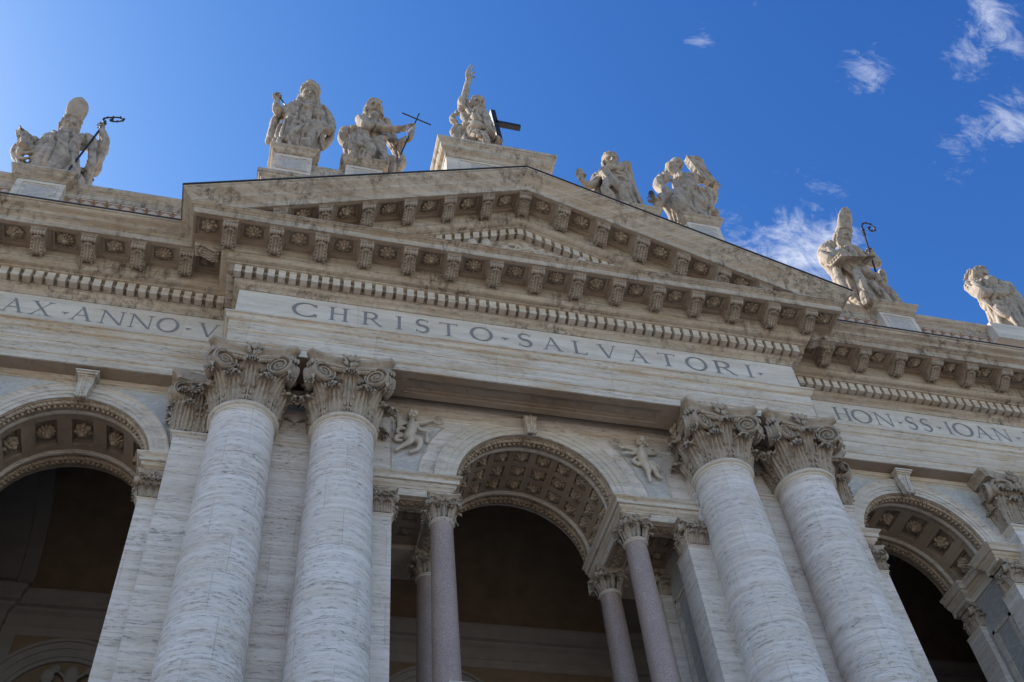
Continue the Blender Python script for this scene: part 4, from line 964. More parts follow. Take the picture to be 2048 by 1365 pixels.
for k in range(60): m.ell((rs.uniform(-1.2, 1.2), 1.04, rs.uniform(42.0, 43.3)), (rs.uniform(.06, .2), .08, rs.uniform(.05, .15)), 7, 5)
link('carved_relief', m.mesh('carved_relief', 'arch'), cp)
# relief in the tympanum
m = MB(); rs = np.random.RandomState(8)
for k in range(120):
    x = rs.uniform(-1.1, 1.5); z = 35.05-abs(x-.1)*.36+rs.uniform(-.35, .16); an = rs.uniform(-1, 1); R = np.array([[cos(an), 0, sin(an)], [0, 1, 0], [-sin(an), 0, cos(an)]])
    m.ell((x, -.30+rs.uniform(-.08, .1), z), (rs.uniform(.14, .30), .12, rs.uniform(.035, .07)), 7, 5, rot=R)
for x, z in ((-2.0, 34.55), (2.3, 34.45), (-1.45, 34.7), (2.8, 34.15)):
    m.ell((x, -.42, z), (.22, .24, .26), 12, 9); m.ell((x+.1, -.32, z-.45), (.38, .3, .4), 12, 8); m.ell((x, -.64, z), (.05, .06, .07), 6, 5)
    for q in range(9): m.ell((x+.2*cos(q*.4), -.36, z+.2*sin(q*.4)), (.07, .07, .06), 6, 4)
link('tympanum_relief', m.mesh('tympanum_relief', 'relief', smooth=True), ped)
# ------------------------------------------------------------------ ground
m = MB(); P = [[(x, y, 0) for y in np.linspace(-900, 900, 3)] for x in np.linspace(-900, 900, 3)]; m.grid(P, flip=True)
link('ground', m.mesh('ground', 'ground'), None, kind='structure')
# body of the church behind the facade
m = MB(); m.box(-XR, XR, 12.6, 60, 0, 31.5); m.box(-XR, XR, 2.0, 12.6, 0, 5.2); m.box(-XR, -XR+.5, 1.4, 13, 5, 32.6); m.box(XR-.5, XR, 1.4, 13, 5, 32.6); link('nave_block', m.mesh('nave_block', 'wall'), root)
# ------------------------------------------------------------------ statues
def crom(pts, m=6):
    pts = [np.array(p, float) for p in pts]; q = [2*pts[0]-pts[1]]+pts+[2*pts[-1]-pts[-2]]; out = []
    for i in range(1, len(q)-2):
        for t in np.linspace(0, 1, m, endpoint=False):
            a, b, c, d = q[i-1:i+3]; out.append(.5*((2*b)+(c-a)*t+(2*a-5*b+4*c-d)*t*t+(-a+3*b-3*c+d)*t**3))
    out.append(pts[-1]); return out
def stube(mb, pts, rad, n=10, m=5):
    k = len(pts); P = crom(pts, m); r = np.interp(np.linspace(0, k-1, len(P)), range(k), rad if not np.isscalar(rad) else [rad]*k)
    mb.tube(P, r, n); mb.ell(P[0], (r[0],)*3, n, 6); mb.ell(P[-1], (r[-1],)*3, n, 6)
def robe(mb, secs, nf=9, amp=.11, tw=.35, seed=0, n=96, m=40, sharp=.75):
    """closed draped body; secs: (z, cx, cy, rx, ry)"""
    rs = np.random.RandomState(seed); ph = rs.uniform(0, 6.28, 6); secs = sorted((q[0]*.90,)+tuple(q[1:]) for q in secs); zs = [s[0] for s in secs]; P = []
    for z in np.linspace(zs[0], zs[-1], m):
        cx, cy, rx, ry = [np.interp(z, zs, [s[i] for s in secs]) for i in (1, 2, 3, 4)]; t = (z-zs[0])/(zs[-1]-zs[0]); A = amp*(1.15-.6*t); row = []
        for k in range(n):
            a = 2*pi*k/n
            f = (abs(sin(nf*.5*a+tw*z+ph[0]))**sharp-.6)*A + (abs(sin(nf*.85*a-tw*1.7*z+ph[1]+.7*sin(z*1.3)))**.8-.6)*A*.55 + .03*sin(3*z+5*a+ph[2]) + .05*sin(a*2+z+ph[3])
            row.append((cx+(rx+f)*cos(a), cy+(ry+f)*sin(a), z))
        P.append(row)
    o = mb.n; mb.grid(P, cv=True); mb.F += [tuple(o+k for k in range(n))[::-1], tuple(o+(m-1)*n+k for k in range(n))]
def swag(mb, A, B, sag, rad=.10, lines=4, spread=.16, out=(0, -1, 0), seed=0):
    """bundle of folds hanging between two points"""
    A, B = np.array(A, float), np.array(B, float); rs = np.random.RandomState(seed)
    for i in range(lines):
        d = np.array((0, 0, -spread*i)); s = sag*(1+.25*i); pts = []
        for t in np.linspace(0, 1, 7): pts.append(A*(1-t)+B*t+d*(.4+1.2*sin(pi*t))+np.array((0, 0, -s*sin(pi*t)))+np.array(out)*(.16*sin(pi*t)-.03*i))
        stube(mb, pts, [rad*rs.uniform(.7, 1.15) for _ in pts], 8, 3)
def rotm(yaw, pitch, roll=0):
    return np.array(Matrix.Rotation(yaw, 3, 'Z') @ Matrix.Rotation(pitch, 3, 'X') @ Matrix.Rotation(roll, 3, 'Y'))
def head(mb, c, s=1., yaw=0, pitch=0, roll=0, beard=0, hair=1, seed=0, bald=False):
    """face looks to -y before turning; s=1 is a head 1.05 high"""
    R = rotm(yaw, pitch+.52, roll); c = np.array(c, float); P = []; n, m = 56, 40; KEEP.append((c, .85*s)); HC.append(c)
    G_ = lambda x, z, x0, z0, w, h=None: math.exp(-((x-x0)/w)**2-((z-z0)/(h or w))**2)
    for i in range(n):
        a = 2*pi*i/n; row = []
        for j in range(m+1):
            b = pi*j/m; x, y, z = sin(b)*cos(a), sin(b)*sin(a), -cos(b); X, Y, Z = .36*x, .44*y, .53*z
            if z < 0: X *= (1-.28*(-z)**1.5); Y *= (1-.10*(-z))
            if y < 0:
                f = 0
                for q in (-1, 1): f += .085*G_(X, Z, q*.135, .02, .075, .06)-.05*G_(X, Z, q*.14, .13, .12, .04)-.03*G_(X, Z, q*.19, -.13, .09)-.03*G_(X, Z, q*.135, .02, .035, .03)
                f -= .15*G_(X, Z, 0, -.09, .045, .10)+.05*G_(X, Z, 0, -.02, .035, .1); f += .055*G_(X, Z, 0, -.255, .085, .022); f -= .05*G_(X, Z, 0, -.21, .08, .02)+.06*G_(X, Z, 0, -.30, .07, .02)+.07*G_(X, Z, 0, -.42, .1, .06)
                Y += f*1.9*(-y)**.5
            row.append((X, Y, Z))
        P.append(row)
    P = np.array(P)*s @ R.T + c; mb.grid(P, cu=True)
    rs = np.random.RandomState(seed)
    def lock(p, d, L, r):
        p = np.array(p); pts = [p+np.array(d)*t*L+np.array((.05*sin(5*t+p[0]*9), .03*cos(4*t), 0)) for t in np.linspace(0, 1, 5)]
        pts = [np.array(q)*s @ R.T + c for q in pts]; mb.tube(pts, [r*s*(1-.5*t) for t in np.linspace(0, 1, 5)], 6); mb.ell(pts[0], (r*s,)*3, 6, 5)
    for q in (-1, 1): mb.ell(np.array((q*.36, .03, -.02))*s @ R.T + c, (.05*s, .09*s, .12*s), 8, 6)
    if hair:
        for k in range(46):
            a = rs.uniform(-.35, pi+.35); h = rs.uniform(-.2, .48) if not bald else rs.uniform(-.25, .16); rr = sqrt(max(.05, 1-(h/.56)**2)); lock((.38*rr*cos(a), .46*rr*sin(a), h), (.15*cos(a), .2*sin(a), -1), .18+.16*hair, rs.uniform(.05, .085))
        if not bald:
            for k in range(16): a = rs.uniform(pi, 2*pi); lock((.26*cos(a), .28*sin(a), .44), (.8*cos(a), .2*sin(a), -.35), .10, .045)
    if hair > 1:
        for q in (-1, 1):
            for k in range(6): lock((q*.34, -.06+.07*k, .1), (q*.10, .04, -1), .70, .06)
    if beard:
        for k in range(34):
            a = rs.uniform(-1, 1); h = rs.uniform(-.46, -.22); lock((.27*a, -.34+.20*a*a, h-.06), (.04*a, -.15, -1), rs.uniform(.16, .36)*beard, rs.uniform(.045, .07))
        for q in (-1, 1): lock((q*.03, -.45, -.20), (q*.9, .1, -.6), .13, .028)
def hand(mb, wrist, d, palm, s=1., curl=.4, spread=.45, thumb=1):
    """d: direction of the fingers, palm: way the palm faces"""
    w = np.array(wrist, float); KEEP.append((w, .75*s)); d = np.array(d, float); d /= np.linalg.norm(d); p = np.array(palm, float); p -= d*np.dot(p, d); p /= np.linalg.norm(p); t = np.cross(d, p)
    R = np.stack([t, d, p], 1); mb.ell(w+d*.24*s, (.21*s, .27*s, .10*s), 10, 7, rot=R)
    for k, (o, L) in enumerate(((-.15, .34), (-.05, .42), (.05, .40), (.14, .30))):
        b = w+d*.42*s+t*o*s; a = 0; pts = [b]; dirn = d+t*o*spread*4; dirn /= np.linalg.norm(dirn); cur = b
        for j in range(3):
            a += curl*(.7+.3*j); v = dirn*cos(a)+p*sin(a); cur = cur+v*L*s*(.42, .33, .27)[j]; pts.append(cur)
        mb.tube(pts, [.052*s, .047*s, .042*s, .034*s], 7); mb.ell(pts[-1], (.036*s,)*3, 6, 5)
    b = w+d*.12*s+t*thumb*-.16*s; v = (d*.65-t*thumb*.75+p*.25); v /= np.linalg.norm(v); v2 = (d*.9-t*thumb*.2+p*.3); pts = [b, b+v*.18*s, b+v*.18*s+v2*.17*s]; mb.tube(pts, [.075*s, .062*s, .045*s], 7); mb.ell(pts[-1], (.048*s,)*3, 6, 5)
def obox(mb, c, ax, size):
    """box with given half sizes along orthogonal axes ax (3x3 rows)"""
    c = np.array(c, float); A = np.array(ax, float); A = A/np.linalg.norm(A, axis=1)[:, None]
    V = [c+A[0]*size[0]*i+A[1]*size[1]*j+A[2]*size[2]*k for k in (-1, 1) for j in (-1, 1) for i in (-1, 1)]
    mb.add(V, [(0, 2, 3, 1), (4, 5, 7, 6), (0, 1, 5, 4), (2, 6, 7, 3), (0, 4, 6, 2), (1, 3, 7, 5)])
def book(mb, c, u, v, n, w, h, t, rot=None):
    obox(mb, c, (u, v, n), (w, h, t)); u, v, n = [np.array(a, float)/np.linalg.norm(a) for a in (u, v, n)]
    for s in (-1, 1): obox(mb, np.array(c)+n*s*t, (u, v, n), (w*1.08, h*1.05, t*.18))
    for k in (-.6, -.2, .2, .6): obox(mb, np.array(c)-u*w*1.0+v*h*k, (u, v, n), (w*.06, h*.06, t*1.15))
def solid(mb, name, mat, voxel=.030, smooth_it=1, folds=0., keep=(), seed=0):
    """fuse overlapping shapes into one skin, then cut sharp creases into the cloth (not into the spheres listed in keep)"""
    me = mb.mesh(name, mat); o = bpy.data.objects.new(name, me); scene.collection.objects.link(o)
    r = o.modifiers.new('r', 'REMESH'); r.mode = 'VOXEL'; r.voxel_size = voxel; r.use_smooth_shade = True
    if smooth_it: q = o.modifiers.new('s', 'SMOOTH'); q.factor = .5; q.iterations = smooth_it
    dg = bpy.context.evaluated_depsgraph_get(); me2 = bpy.data.meshes.new_from_object(o.evaluated_get(dg)); me2.name = name
    bpy.data.objects.remove(o); bpy.data.meshes.remove(me)
    if folds:
        n = len(me2.vertices); V = np.empty(n*3, np.float32); me2.vertices.foreach_get('co', V); V = V.reshape(-1, 3).astype(float)
        Nn = np.empty(n*3, np.float32); me2.vertices.foreach_get('normal', Nn); Nn = Nn.reshape(-1, 3); x, y, z = V.T; rs = np.random.RandomState(seed); p = rs.uniform(0, 6.28, 8)
        w = .40*np.sin(.9*z+p[0]+.6*x)+.12*np.sin(2.1*z+1.3*y+p[1])
        def cr(s, sh): return (1-np.abs(np.sin(s)))**sh
        d = cr(5.0*(x+.30*z*np.sin(p[6]))+2.2*w+p[2]+1.5*y, 3.0)*1.25 + cr(8.5*(x*.8+.45*z+w*.6)+p[3], 3.5)*.6*(np.sin(1.7*z+2.1*x+p[4]) > -.3) + cr(6.5*(z*.8-.6*x*np.sin(p[7]))+2.0*w+p[5], 3)*.28*(np.sin(2.3*x+1.1*z+p[5]) > .1)
        M_ = np.ones(n)
        for c, rr in keep: M_ *= 1-np.exp(-(((V-np.array(c))**2).sum(1)/(rr*rr))**3)
        er = .5*np.sin(17*x+9*z+4*y)*np.sin(13*z-7*y+3*x)+.5*np.sin(31*x-11*z)*np.sin(23*y+19*z)
        V -= Nn*((d*folds+er*.006)*M_)[:, None]; me2.vertices.foreach_set('co', V.astype(np.float32).ravel()); me2.update()
    me2.shade_smooth(); return me2
GRP = 'statues along the roofline'
KEEP = []; HC = []
class Fig:
    def __init__(f, bx, by, bz, label): 
        f.b = (bx, by, bz); f.kx = (bx+8.0966)/(by+21.267); f.kz = (bz+4.3-1.7)/(by+21.267); f.m = MB(); f.label = label; f.parts = []; KEEP.clear()
    def P(f, x, z, dy=0.): return np.array((x+f.kx*dy, dy, z+f.kz*dy))    # a point known by where it shows at the middle plane
    def PP(f, *a): return [f.P(*q) for q in a]
    def part(f, name, mb, mat, ang=40): f.parts.append((name, mb.mesh(name, mat, ang=ang)))
    def done(f, voxel=.027):
        me = solid(f.m, 'statue', 'statue', voxel, 1, .14, list(KEEP), int(abs(f.b[0])*7+f.b[2])); o = link('statue', me, None, f.b, label=f.label, category='statue', group=GRP)
        for n, p in f.parts: link(n, p, o)
        return o
def mitre(mb, c, s=1., yaw=0, tilt=0, h=1.35):
    R = rotm(yaw, .62); KEEP.append((np.array(c)+np.array((0, 0, .8)), 1.2)); prof = []; P = []
    for t in np.linspace(0, 1, 14):
        z = h*t; row = []
        for k in range(36):
            a = 2*pi*k/36; rx = (.37+.13*sin(pi*min(1, t*1.05)*.62))*sqrt(max(.01, 1-max(0, (t-.35)/.655)**2.2)); ry = .42*(1-t*.80); row.append((rx*cos(a), ry*sin(a), z))
        P.append(row)
    P = np.array(P)*s @ R.T+np.array(c); o = mb.n; mb.grid(P, cv=True); mb.F += [tuple(o+k for k in range(36))[::-1], tuple(o+13*36+k for k in range(36))]
    row = [(np.array((.40*cos(a), .44*sin(a), .05))*s) @ R.T+np.array(c) for a in np.linspace(0, 2*pi, 30)]; mb.tube(row, .06*s, 6, cap=False)
def crozier(f, A, B, hook, r=.045):
    m = MB(); m.tube([A, B], r, 8); m.tube(crom(hook, 6), r*.8, 7); d = (np.array(B)-np.array(A)); d /= np.linalg.norm(d)
    for t in (0, -.25, -.5): m.ell(np.array(B)+d*t, (.09, .09, .07), 8, 6)
    for k, p in enumerate(crom(hook, 3)[1::2]): m.ell(p+np.array((.04, 0, .05)), (.06, .05, .08), 6, 5)
    f.part('crozier', m, 'iron')
# --- bishop on the left wing, holding a book and a crozier
f = Fig(-18.05, 2.45, 38.0, 'stone bishop with mitre, book and dark crozier, leftmost statue on the roofline'); m = f.m
f.kx = (-18.05+8.1)/23.4
robe(m, [(0, -.05, 0, 1.15, .75), (1.2, 0, -.05, 1.10, .72), (2.4, -.2, -.15, .98, .66), (3.3, -.3, -.2, .80, .55), (4.1, -.25, -.2, .85, .50), (4.7, -.2, -.2, .45, .38)], 9, .12, .3, 1)
robe(m, [(2.0, .95, .1, .35, .3), (3.0, 1.15, .1, .28, .35), (4.2, .95, .0, .25, .3)], 5, .07, .5, 2, 40, 20); robe(m, [(.2, 1.0, .3, .25, .35), (2.2, 1.1, .2, .3, .3)], 5, .07, .5, 3, 40, 16)
stube(m, f.PP((-.62, 4.35), (-1.15, 3.75), (-1.7, 3.2), (-1.65, 2.7, -.3)), [.34, .30, .25, .18]); hand(m, f.P(-1.68, 2.85, -.3), (.3, -.1, .9), (.4, -.9, 0), 1., .4)
stube(m, f.PP((-.7, 4.1), (-1.7, 3.6), (-1.85, 2.7), (-1.5, 2.0), (-1.0, 1.2)), [.2, .22, .24, .22, .2])
swag(m, f.P(-.7, 4.0, -.3), f.P(-1.8, 2.9, -.2), .4, .08, 4, .2, seed=2)
book(m, f.P(-1.62, 3.55, -.3), (.75, .55, -.15), (-.3, .1, .95), (.5, -.8, .2), .42, .72, .14)
stube(m, f.PP((.40, 4.45), (1.1, 3.9), (1.12, 4.6, -.1), (.85, 5.45, -.2)), [.38, .36, .27, .17]); hand(m, f.P(.84, 5.45, -.2), (-.1, 0, 1), (-.9, -.3, 0), .9, .9)
stube(m, f.PP((.5, 4.3), (1.1, 3.6), (1.2, 2.8)), [.28, .3, .22]); stube(m, f.PP((-.35, 4.4, -.1), (-.42, 5.0, -.1)), .26)
head(m, f.P(-.42, 5.35, -.1), 1., .25, .1, .1, 1.1, 1, 3); mitre(m, HC[-1]+rotm(.25, .62) @ np.array((0, .08, .38)), .92, .25, 0, 1.25)

crozier(f, f.P(.28, 1.55, -.75), f.P(.80, 6.2, -.2), f.PP((.80, 6.2, -.2), (.66, 6.55, -.2), (.85, 6.75, -.2), (1.25, 6.9, -.2), (1.45, 6.72, -.2), (1.2, 6.5, -.2), (.95, 6.5, -.2), (.98, 6.66, -.2)))
f.done()
# --- pope with tiara
f = Fig(-9.03, 1.25, 40.9, 'stone figure in domed tiara raising a key, on the taller pedestal left of the pediment'); m = f.m
robe(m, [(0, -.05, 0, 1.0, .72), (1.5, 0, -.05, 1.05, .75), (2.8, .05, -.1, 1.0, .65), (3.8, .08, -.2, .82, .55), (4.9, .15, -.3, .85, .5), (5.4, .2, -.3, .5, .4)], 10, .13, -.35, 4)
stube(m, f.PP((-.25, 5.75, -.3), (-.75, 4.9, -.35), (-1.05, 5.0, -.5), (-1.15, 5.55, -.6)), [.32, .30, .26, .18]); hand(m, f.P(-1.16, 5.75, -.6), (-.1, 0, 1), (.6, -.7, 0), .95, .95)
stube(m, f.PP((-.8, 4.9, -.2), (-1.05, 4.0), (-1.1, 3.0), (-1.15, 2.0)), [.22, .24, .22, .2])
stube(m, f.PP((.8, 5.7, -.3), (1.15, 4.9, -.2), (1.3, 4.2, -.3), (1.15, 3.9, -.6)), [.34, .34, .3, .2]); hand(m, f.P(1.2, 3.95, -.6), (-.6, -.3, .5), (0, 1, 0), .9, .5)
book(m, f.P(1.12, 4.6, -.5), (.9, .35, 0), (-.12, 0, 1), (.3, -.9, 0), .30, .72, .13)
stube(m, f.PP((1.2, 4.3, -.1), (1.35, 3.4), (1.15, 2.2)), [.25, .24, .16]); stube(m, f.PP((.9, 4.2, -.4), (1.0, 3.0, -.4), (1.15, 2.1, -.3)), [.2, .16, .12])
swag(m, f.P(-.7, 5.0, -.6), f.P(.9, 4.4, -.75), .9, .11, 5, .26, seed=5); stube(m, f.PP((.7, 4.6, -.7), (.2, 3.9, -.9), (-.3, 3.0, -.9), (-.7, 2.2, -.8)), [.16, .2, .18, .14])
stube(m, f.PP((-.25, 6.0, -.5), (.25, 5.75, -.75), (.8, 6.0, -.5)), [.14, .17, .14]); stube(m, f.PP((.2, 5.6, -.35), (.22, 6.4, -.45)), .28)
head(m, f.P(.2, 6.85, -.5), 1.02, .05, .12, .0, 0, 0, 6)
for q in (-1, 1): stube(m, [f.P(.2, 6.85, -.3)+np.array((q*.38, .05, .1)), f.P(.2, 6.3, -.3)+np.array((q*.42, 0, 0)), f.P(.25+q*.5, 5.9, -.3)], [.14, .16, .18])
c = f.P(.2, 6.85, -.5)+rotm(.05, .6) @ np.array((0, .08, .33)); m.lathe([(.001, -.15), (.44, -.12), (.47, 0), (.44, .08), (.47, .16), (.43, .3), (.45, .36), (.34, .54), (.18, .66), (.001, .70)], c, 24)
for k in range(3):
    for j in range(12): a = 2*pi*j/12; m.ell(c+np.array((.47*cos(a)*(1-.1*k), .47*sin(a)*(1-.1*k), .03+.17*k)), (.05, .05, .07), 6, 5)
for k in range(4): stube(m, [(-.55+.35*k, -.8, 3.0), (-.6+.37*k, -.78, 1.6), (-.7+.4*k, -.8, .3)], [.12, .15, .15])
k_ = MB(); k_.tube([f.P(-1.05, 6.2, -.6), f.P(-.72, 5.5, -.6)], .03, 6); f.part('key', k_, 'iron')
f.done()
# --- the baptist with a reed cross
f = Fig(-6.12, 1.25, 40.9, 'long-haired stone saint stretching out one arm and holding a thin dark cross'); m = f.m
robe(m, [(0, .2, 0, .75, .6), (1.4, .1, -.05, .85, .65), (2.4, .05, -.15, .95, .65), (3.3, .1, -.25, .80, .55), (4.0, .25, -.3, .66, .45), (4.7, .35, -.35, .72, .42), (5.1, .37, -.35, .4, .35)], 8, .10, .5, 7)
for pts, r in (((( -.2, 4.6, -.2), (-.8, 4.0, 0), (-.85, 3.3, .1), (-.55, 2.8)), (.2, .36, .34, .22)),): stube(m, f.PP(*pts), r)
stube(m, f.PP((-.2, 5.55, -.4), (.0, 4.95, -.8), (.75, 5.05, -1.0), (1.25, 5.15, -1.05)), [.30, .27, .22, .15]); hand(m, f.P(1.25, 5.15, -1.05), (1, -.1, .25), (0, -.3, 1), .95, .12, .5)
stube(m, f.PP((.9, 5.6, -.3), (1.15, 4.6, -.2), (1.45, 3.7, -.3), (2.0, 4.6, -.5), (2.12, 5.25, -.5)), [.28, .26, .24, .18, .14]); hand(m, f.P(2.14, 5.25, -.5), (0.05, 0, 1), (-.7, -.6, 0), .85, 1.)
stube(m, f.PP((.35, 5.3, -.4), (.36, 6.1, -.5)), .25); head(m, f.P(.35, 6.75, -.5), 1.0, .15, .05, -.05, .6, 1.5, 8)
swag(m, f.P(-.5, 4.2, -.4), f.P(.95, 4.6, -.5), .55, .13, 5, .2, seed=9); stube(m, f.PP((-.75, 3.6), (-.2, 3.2, -.6), (.5, 3.7, -.7), (1.0, 4.3, -.5)), [.2, .24, .22, .16])
stube(m, f.PP((-.1, 3.2, -.8), (.25, 2.9, -1.05), (.1, 2.0, -1.0), (.05, 1.2, -.7)), [.30, .30, .24, .2]); stube(m, f.PP((.7, 3.3, -.6), (.85, 2.2, -.7), (.9, 1.2, -.6)), [.32, .27, .22]); stube(m, f.PP((-.2, 2.8, -.5), (-.45, 2.0, -.5), (-.5, 1.2, -.4)), [.22, .2, .2])
stube(m, f.PP((.9, 4.4, -.1), (1.3, 3.5, .0), (1.6, 2.5), (1.65, 1.9), (1.2, 1.2)), [.2, .26, .28, .28, .22]); stube(m, f.PP((.6, 2.6), (1.1, 1.9), (1.5, 2.1), (1.2, 1.0)), [.3, .34, .3, .2])
x_ = MB(); x_.tube([f.P(1.62, 2.9, -.6), f.P(2.48, 7.15, -.5)], .035, 7); x_.tube([f.P(1.68, 6.92, -.5), f.P(3.03, 6.22, -.5)], .035, 7); f.part('reed_cross', x_, 'iron')
f.done()
# --- the central figure with raised arm and large cross
f = Fig(0, 2.1, 45.18, 'stone figure with arm raised high and thick dark cross on the highest central pedestal'); m = f.m
robe(m, [(0, -.5, 0, .95, .7), (1.6, -.5, -.1, .92, .7), (2.8, -.55, -.2, .82, .62), (3.8, -.6, -.3, .68, .55), (4.6, -.6, -.35, .66, .5), (5.1, -.5, -.35, .42, .38)], 9, .11, -.4, 10)
robe(m, [(0, -1.3, .1, .3, .4), (2.5, -1.3, .1, .33, .4), (4.2, -1.15, .0, .36, .4), (5.0, -1.0, 0, .25, .3)], 5, .09, .6, 11, 44, 24)
stube(m, f.PP((-1.05, 6.2, -.5), (-1.0, 7.0, -.7), (-.9, 7.6, -.8), (-.75, 8.7, -.9), (-.66, 9.4, -.95)), [.34, .30, .20, .17, .13]); hand(m, f.P(-.64, 9.35, -.95), (.12, -.15, 1), (.9, -.5, 0), 1.45, .22, .6)
stube(m, f.PP((.05, 5.8, -.4), (.22, 4.9, -.4), (.35, 4.0, -.3)), [.30, .25, .2]); stube(m, f.PP((-.35, 5.5, -.4), (-.31, 6.2, -.5)), .26); head(m, f.P(-.29, 6.80, -.5), .98, .12, .05, -.08, .6, 1.2, 12)
swag(m, f.P(-1.15, 5.6, -.55), f.P(.2, 5.0, -.5), .75, .14, 4, .24, seed=12); stube(m, f.PP((-.95, 6.5, -.55), (-.6, 5.6, -.9), (-.1, 5.0, -.95), (.3, 4.2, -.7)), [.18, .2, .2, .16])
stube(m, f.PP((-1.0, 4.4, -.6), (-.4, 4.6, -.95), (.2, 4.1, -.95), (.6, 3.2, -.6)), [.2, .22, .22, .2]); stube(m, f.PP((.1, 4.4, -.3), (.3, 3.5, -.3), (.5, 2.6, -.2), (.7, 1.6)), [.2, .2, .2, .2])
stube(m, f.PP((-1.4, 5.6), (-1.7, 4.7), (-1.45, 4.2), (-1.7, 3.4), (-1.5, 2.4)), [.16, .2, .15, .2, .15]); stube(m, f.PP((-.6, 3.6, -.9), (-.2, 3.4, -1.1), (.1, 2.4, -.9)), [.3, .28, .2])
x_ = MB(); A, B = f.P(.66, 3.1, .1), f.P(.48, 6.45, .1); d = B-A; w = np.array((1, 0, .0)); obox(x_, (A+B)/2, (d, (1, 0, -d[0]/d[2]), (0, 1, 0)), (np.linalg.norm(d)/2, .13, .13)); C = f.P(1.22, 5.17, .1); obox(x_, C, ((1, 0, -.02), (0, 0, 1), (0, 1, 0)), (.66, .13, .13)); f.part('cross', x_, 'iron')
f.done()
# --- right of the apex: figure with a cup
f = Fig(6.12, 1.25, 40.9, 'stone figure lifting a round-topped cup, half hidden behind the right slope of the pediment'); m = f.m
robe(m, [(0, 0, 0, .75, .6), (1.4, -.1, -.05, .85, .6), (2.6, -.3, -.1, .88, .6), (3.6, -.25, -.1, .72, .5), (4.5, -.1, -.1, .70, .45), (5.0, -.15, -.1, .4, .35)], 9, .12, .35, 13)
stube(m, f.PP((.35, 5.3), (.6, 5.55, -.3), (.1, 5.2, -.7), (-.15, 5.05, -.75)), [.30, .30, .23, .16]); hand(m, f.P(-.15, 5.1, -.75), (-.9, -.1, -.3), (.0, .9, -.2), .95, .5)
stube(m, f.PP((-.7, 4.5, -.2), (-1.2, 3.5, -.3), (-1.65, 3.0, -.4), (-1.9, 3.3, -.5)), [.26, .25, .2, .15]); hand(m, f.P(-1.88, 3.3, -.5), (-.1, -.1, 1), (.8, -.4, 0), .75, .9)
c = f.P(-1.97, 4.05, -.5); m.ell(c, (.22, .22, .30), 12, 8); m.lathe([(.001, -.62), (.14, -.6), (.05, -.5), (.06, -.35), (.2, -.2), (.001, -.1)], c, 14)
stube(m, f.PP((-.1, 4.9, -.2), (-.2, 5.4, -.3)), .25); head(m, f.P(-.2, 5.75, -.3), .92, -.2, .15, 0, 0, .8, 14); c = f.P(-.16, 6.05, -.28); m.lathe([(.001, -.25), (.42, -.2), (.42, .0), (.33, .2), (.15, .32), (.001, .36)], c, 20); m.ell(c+np.array((0, 0, .42)), (.07, .07, .1), 8, 6)
stube(m, f.PP((-.75, 4.4, -.6), (-.65, 3.6, -.8), (-.9, 2.9, -.8), (-.6, 2.2, -.7), (-.8, 1.6, -.6)), [.2, .24, .2, .2, .18]); stube(m, f.PP((-.55, 4.6, -.6), (-.3, 3.8, -.85), (.1, 3.0, -.8), (-.1, 2.2, -.6)), [.18, .22, .24, .2])
stube(m, f.PP((-1.2, 4.1, -.1), (-1.35, 3.2), (-1.3, 2.2), (-1.2, 1.4)), [.2, .28, .25, .2]); stube(m, f.PP((.55, 5.0, -.1), (.5, 4.0), (.55, 3.0), (.62, 2.0)), [.3, .26, .24, .2]); swag(m, f.P(-.4, 4.9, -.6), f.P(.6, 4.7, -.4), .4, .11, 4, .2, seed=15)
for s_ in range(3): stube(m, f.PP((-.2+.25*s_, 3.4, -.8), (-.1+.22*s_, 2.4, -.8), (0+.2*s_, 1.2, -.6)), [.1, .13, .12])
f.done()
# --- saint with a tablet
f = Fig(9.03, 1.25, 40.9, 'stone saint holding up a tall tablet, small dark disc near his lowered hand'); m = f.m
robe(m, [(0, .2, 0, .85, .65), (1.4, .25, -.05, .92, .68), (2.6, .35, -.1, .98, .62), (3.4, .35, -.2, .80, .5), (4.2, .3, -.25, .66, .42), (4.9, .35, -.25, .72, .42), (5.4, .35, -.25, .4, .33)], 8, .10, .5, 16)
stube(m, f.PP((-.45, 5.05, -.25), (-.85, 4.2, -.2), (-.6, 3.5, -.5), (-1.1, 2.6, -.7)), [.34, .32, .26, .18]); hand(m, f.P(-1.1, 2.6, -.7), (-.85, -.2, -.35), (0, -.2, 1), .95, .45)
stube(m, f.PP((.95, 5.5, -.25), (1.5, 5.6, -.1), (1.75, 6.6, -.1), (1.65, 7.05, -.25)), [.32, .30, .24, .17]); hand(m, f.P(1.75, 7.25, -.2), (-.35, -.5, -.8), (0, 1, 0), .9, .5)
book(m, f.P(1.85, 6.25, -.15), (.85, .15, -.25), (-.18, 0, 1), (.15, -.95, 0), .50, 1.05, .16); stube(m, f.PP((1.4, 7.45, -.2), (1.75, 7.7, -.2), (2.05, 7.5, -.2)), .2)
stube(m, f.PP((.4, 5.3, -.25), (.42, 6.0, -.3)), .25); head(m, f.P(.45, 6.45, -.35), .98, .35, .1, 0, .7, 1, 17, bald=True)
stube(m, f.PP((.2, 4.2, -.5), (1.0, 4.4, -.6), (1.7, 4.4, -.3), (2.1, 4.3, 0)), [.2, .24, .24, .14]); stube(m, f.PP((2.1, 4.3), (1.75, 3.5), (1.6, 3.6), (1.4, 4.0)), [.18, .22, .2, .2]); swag(m, f.P(.0, 4.1, -.6), f.P(1.8, 4.1, -.3), .4, .12, 5, .2, seed=18)
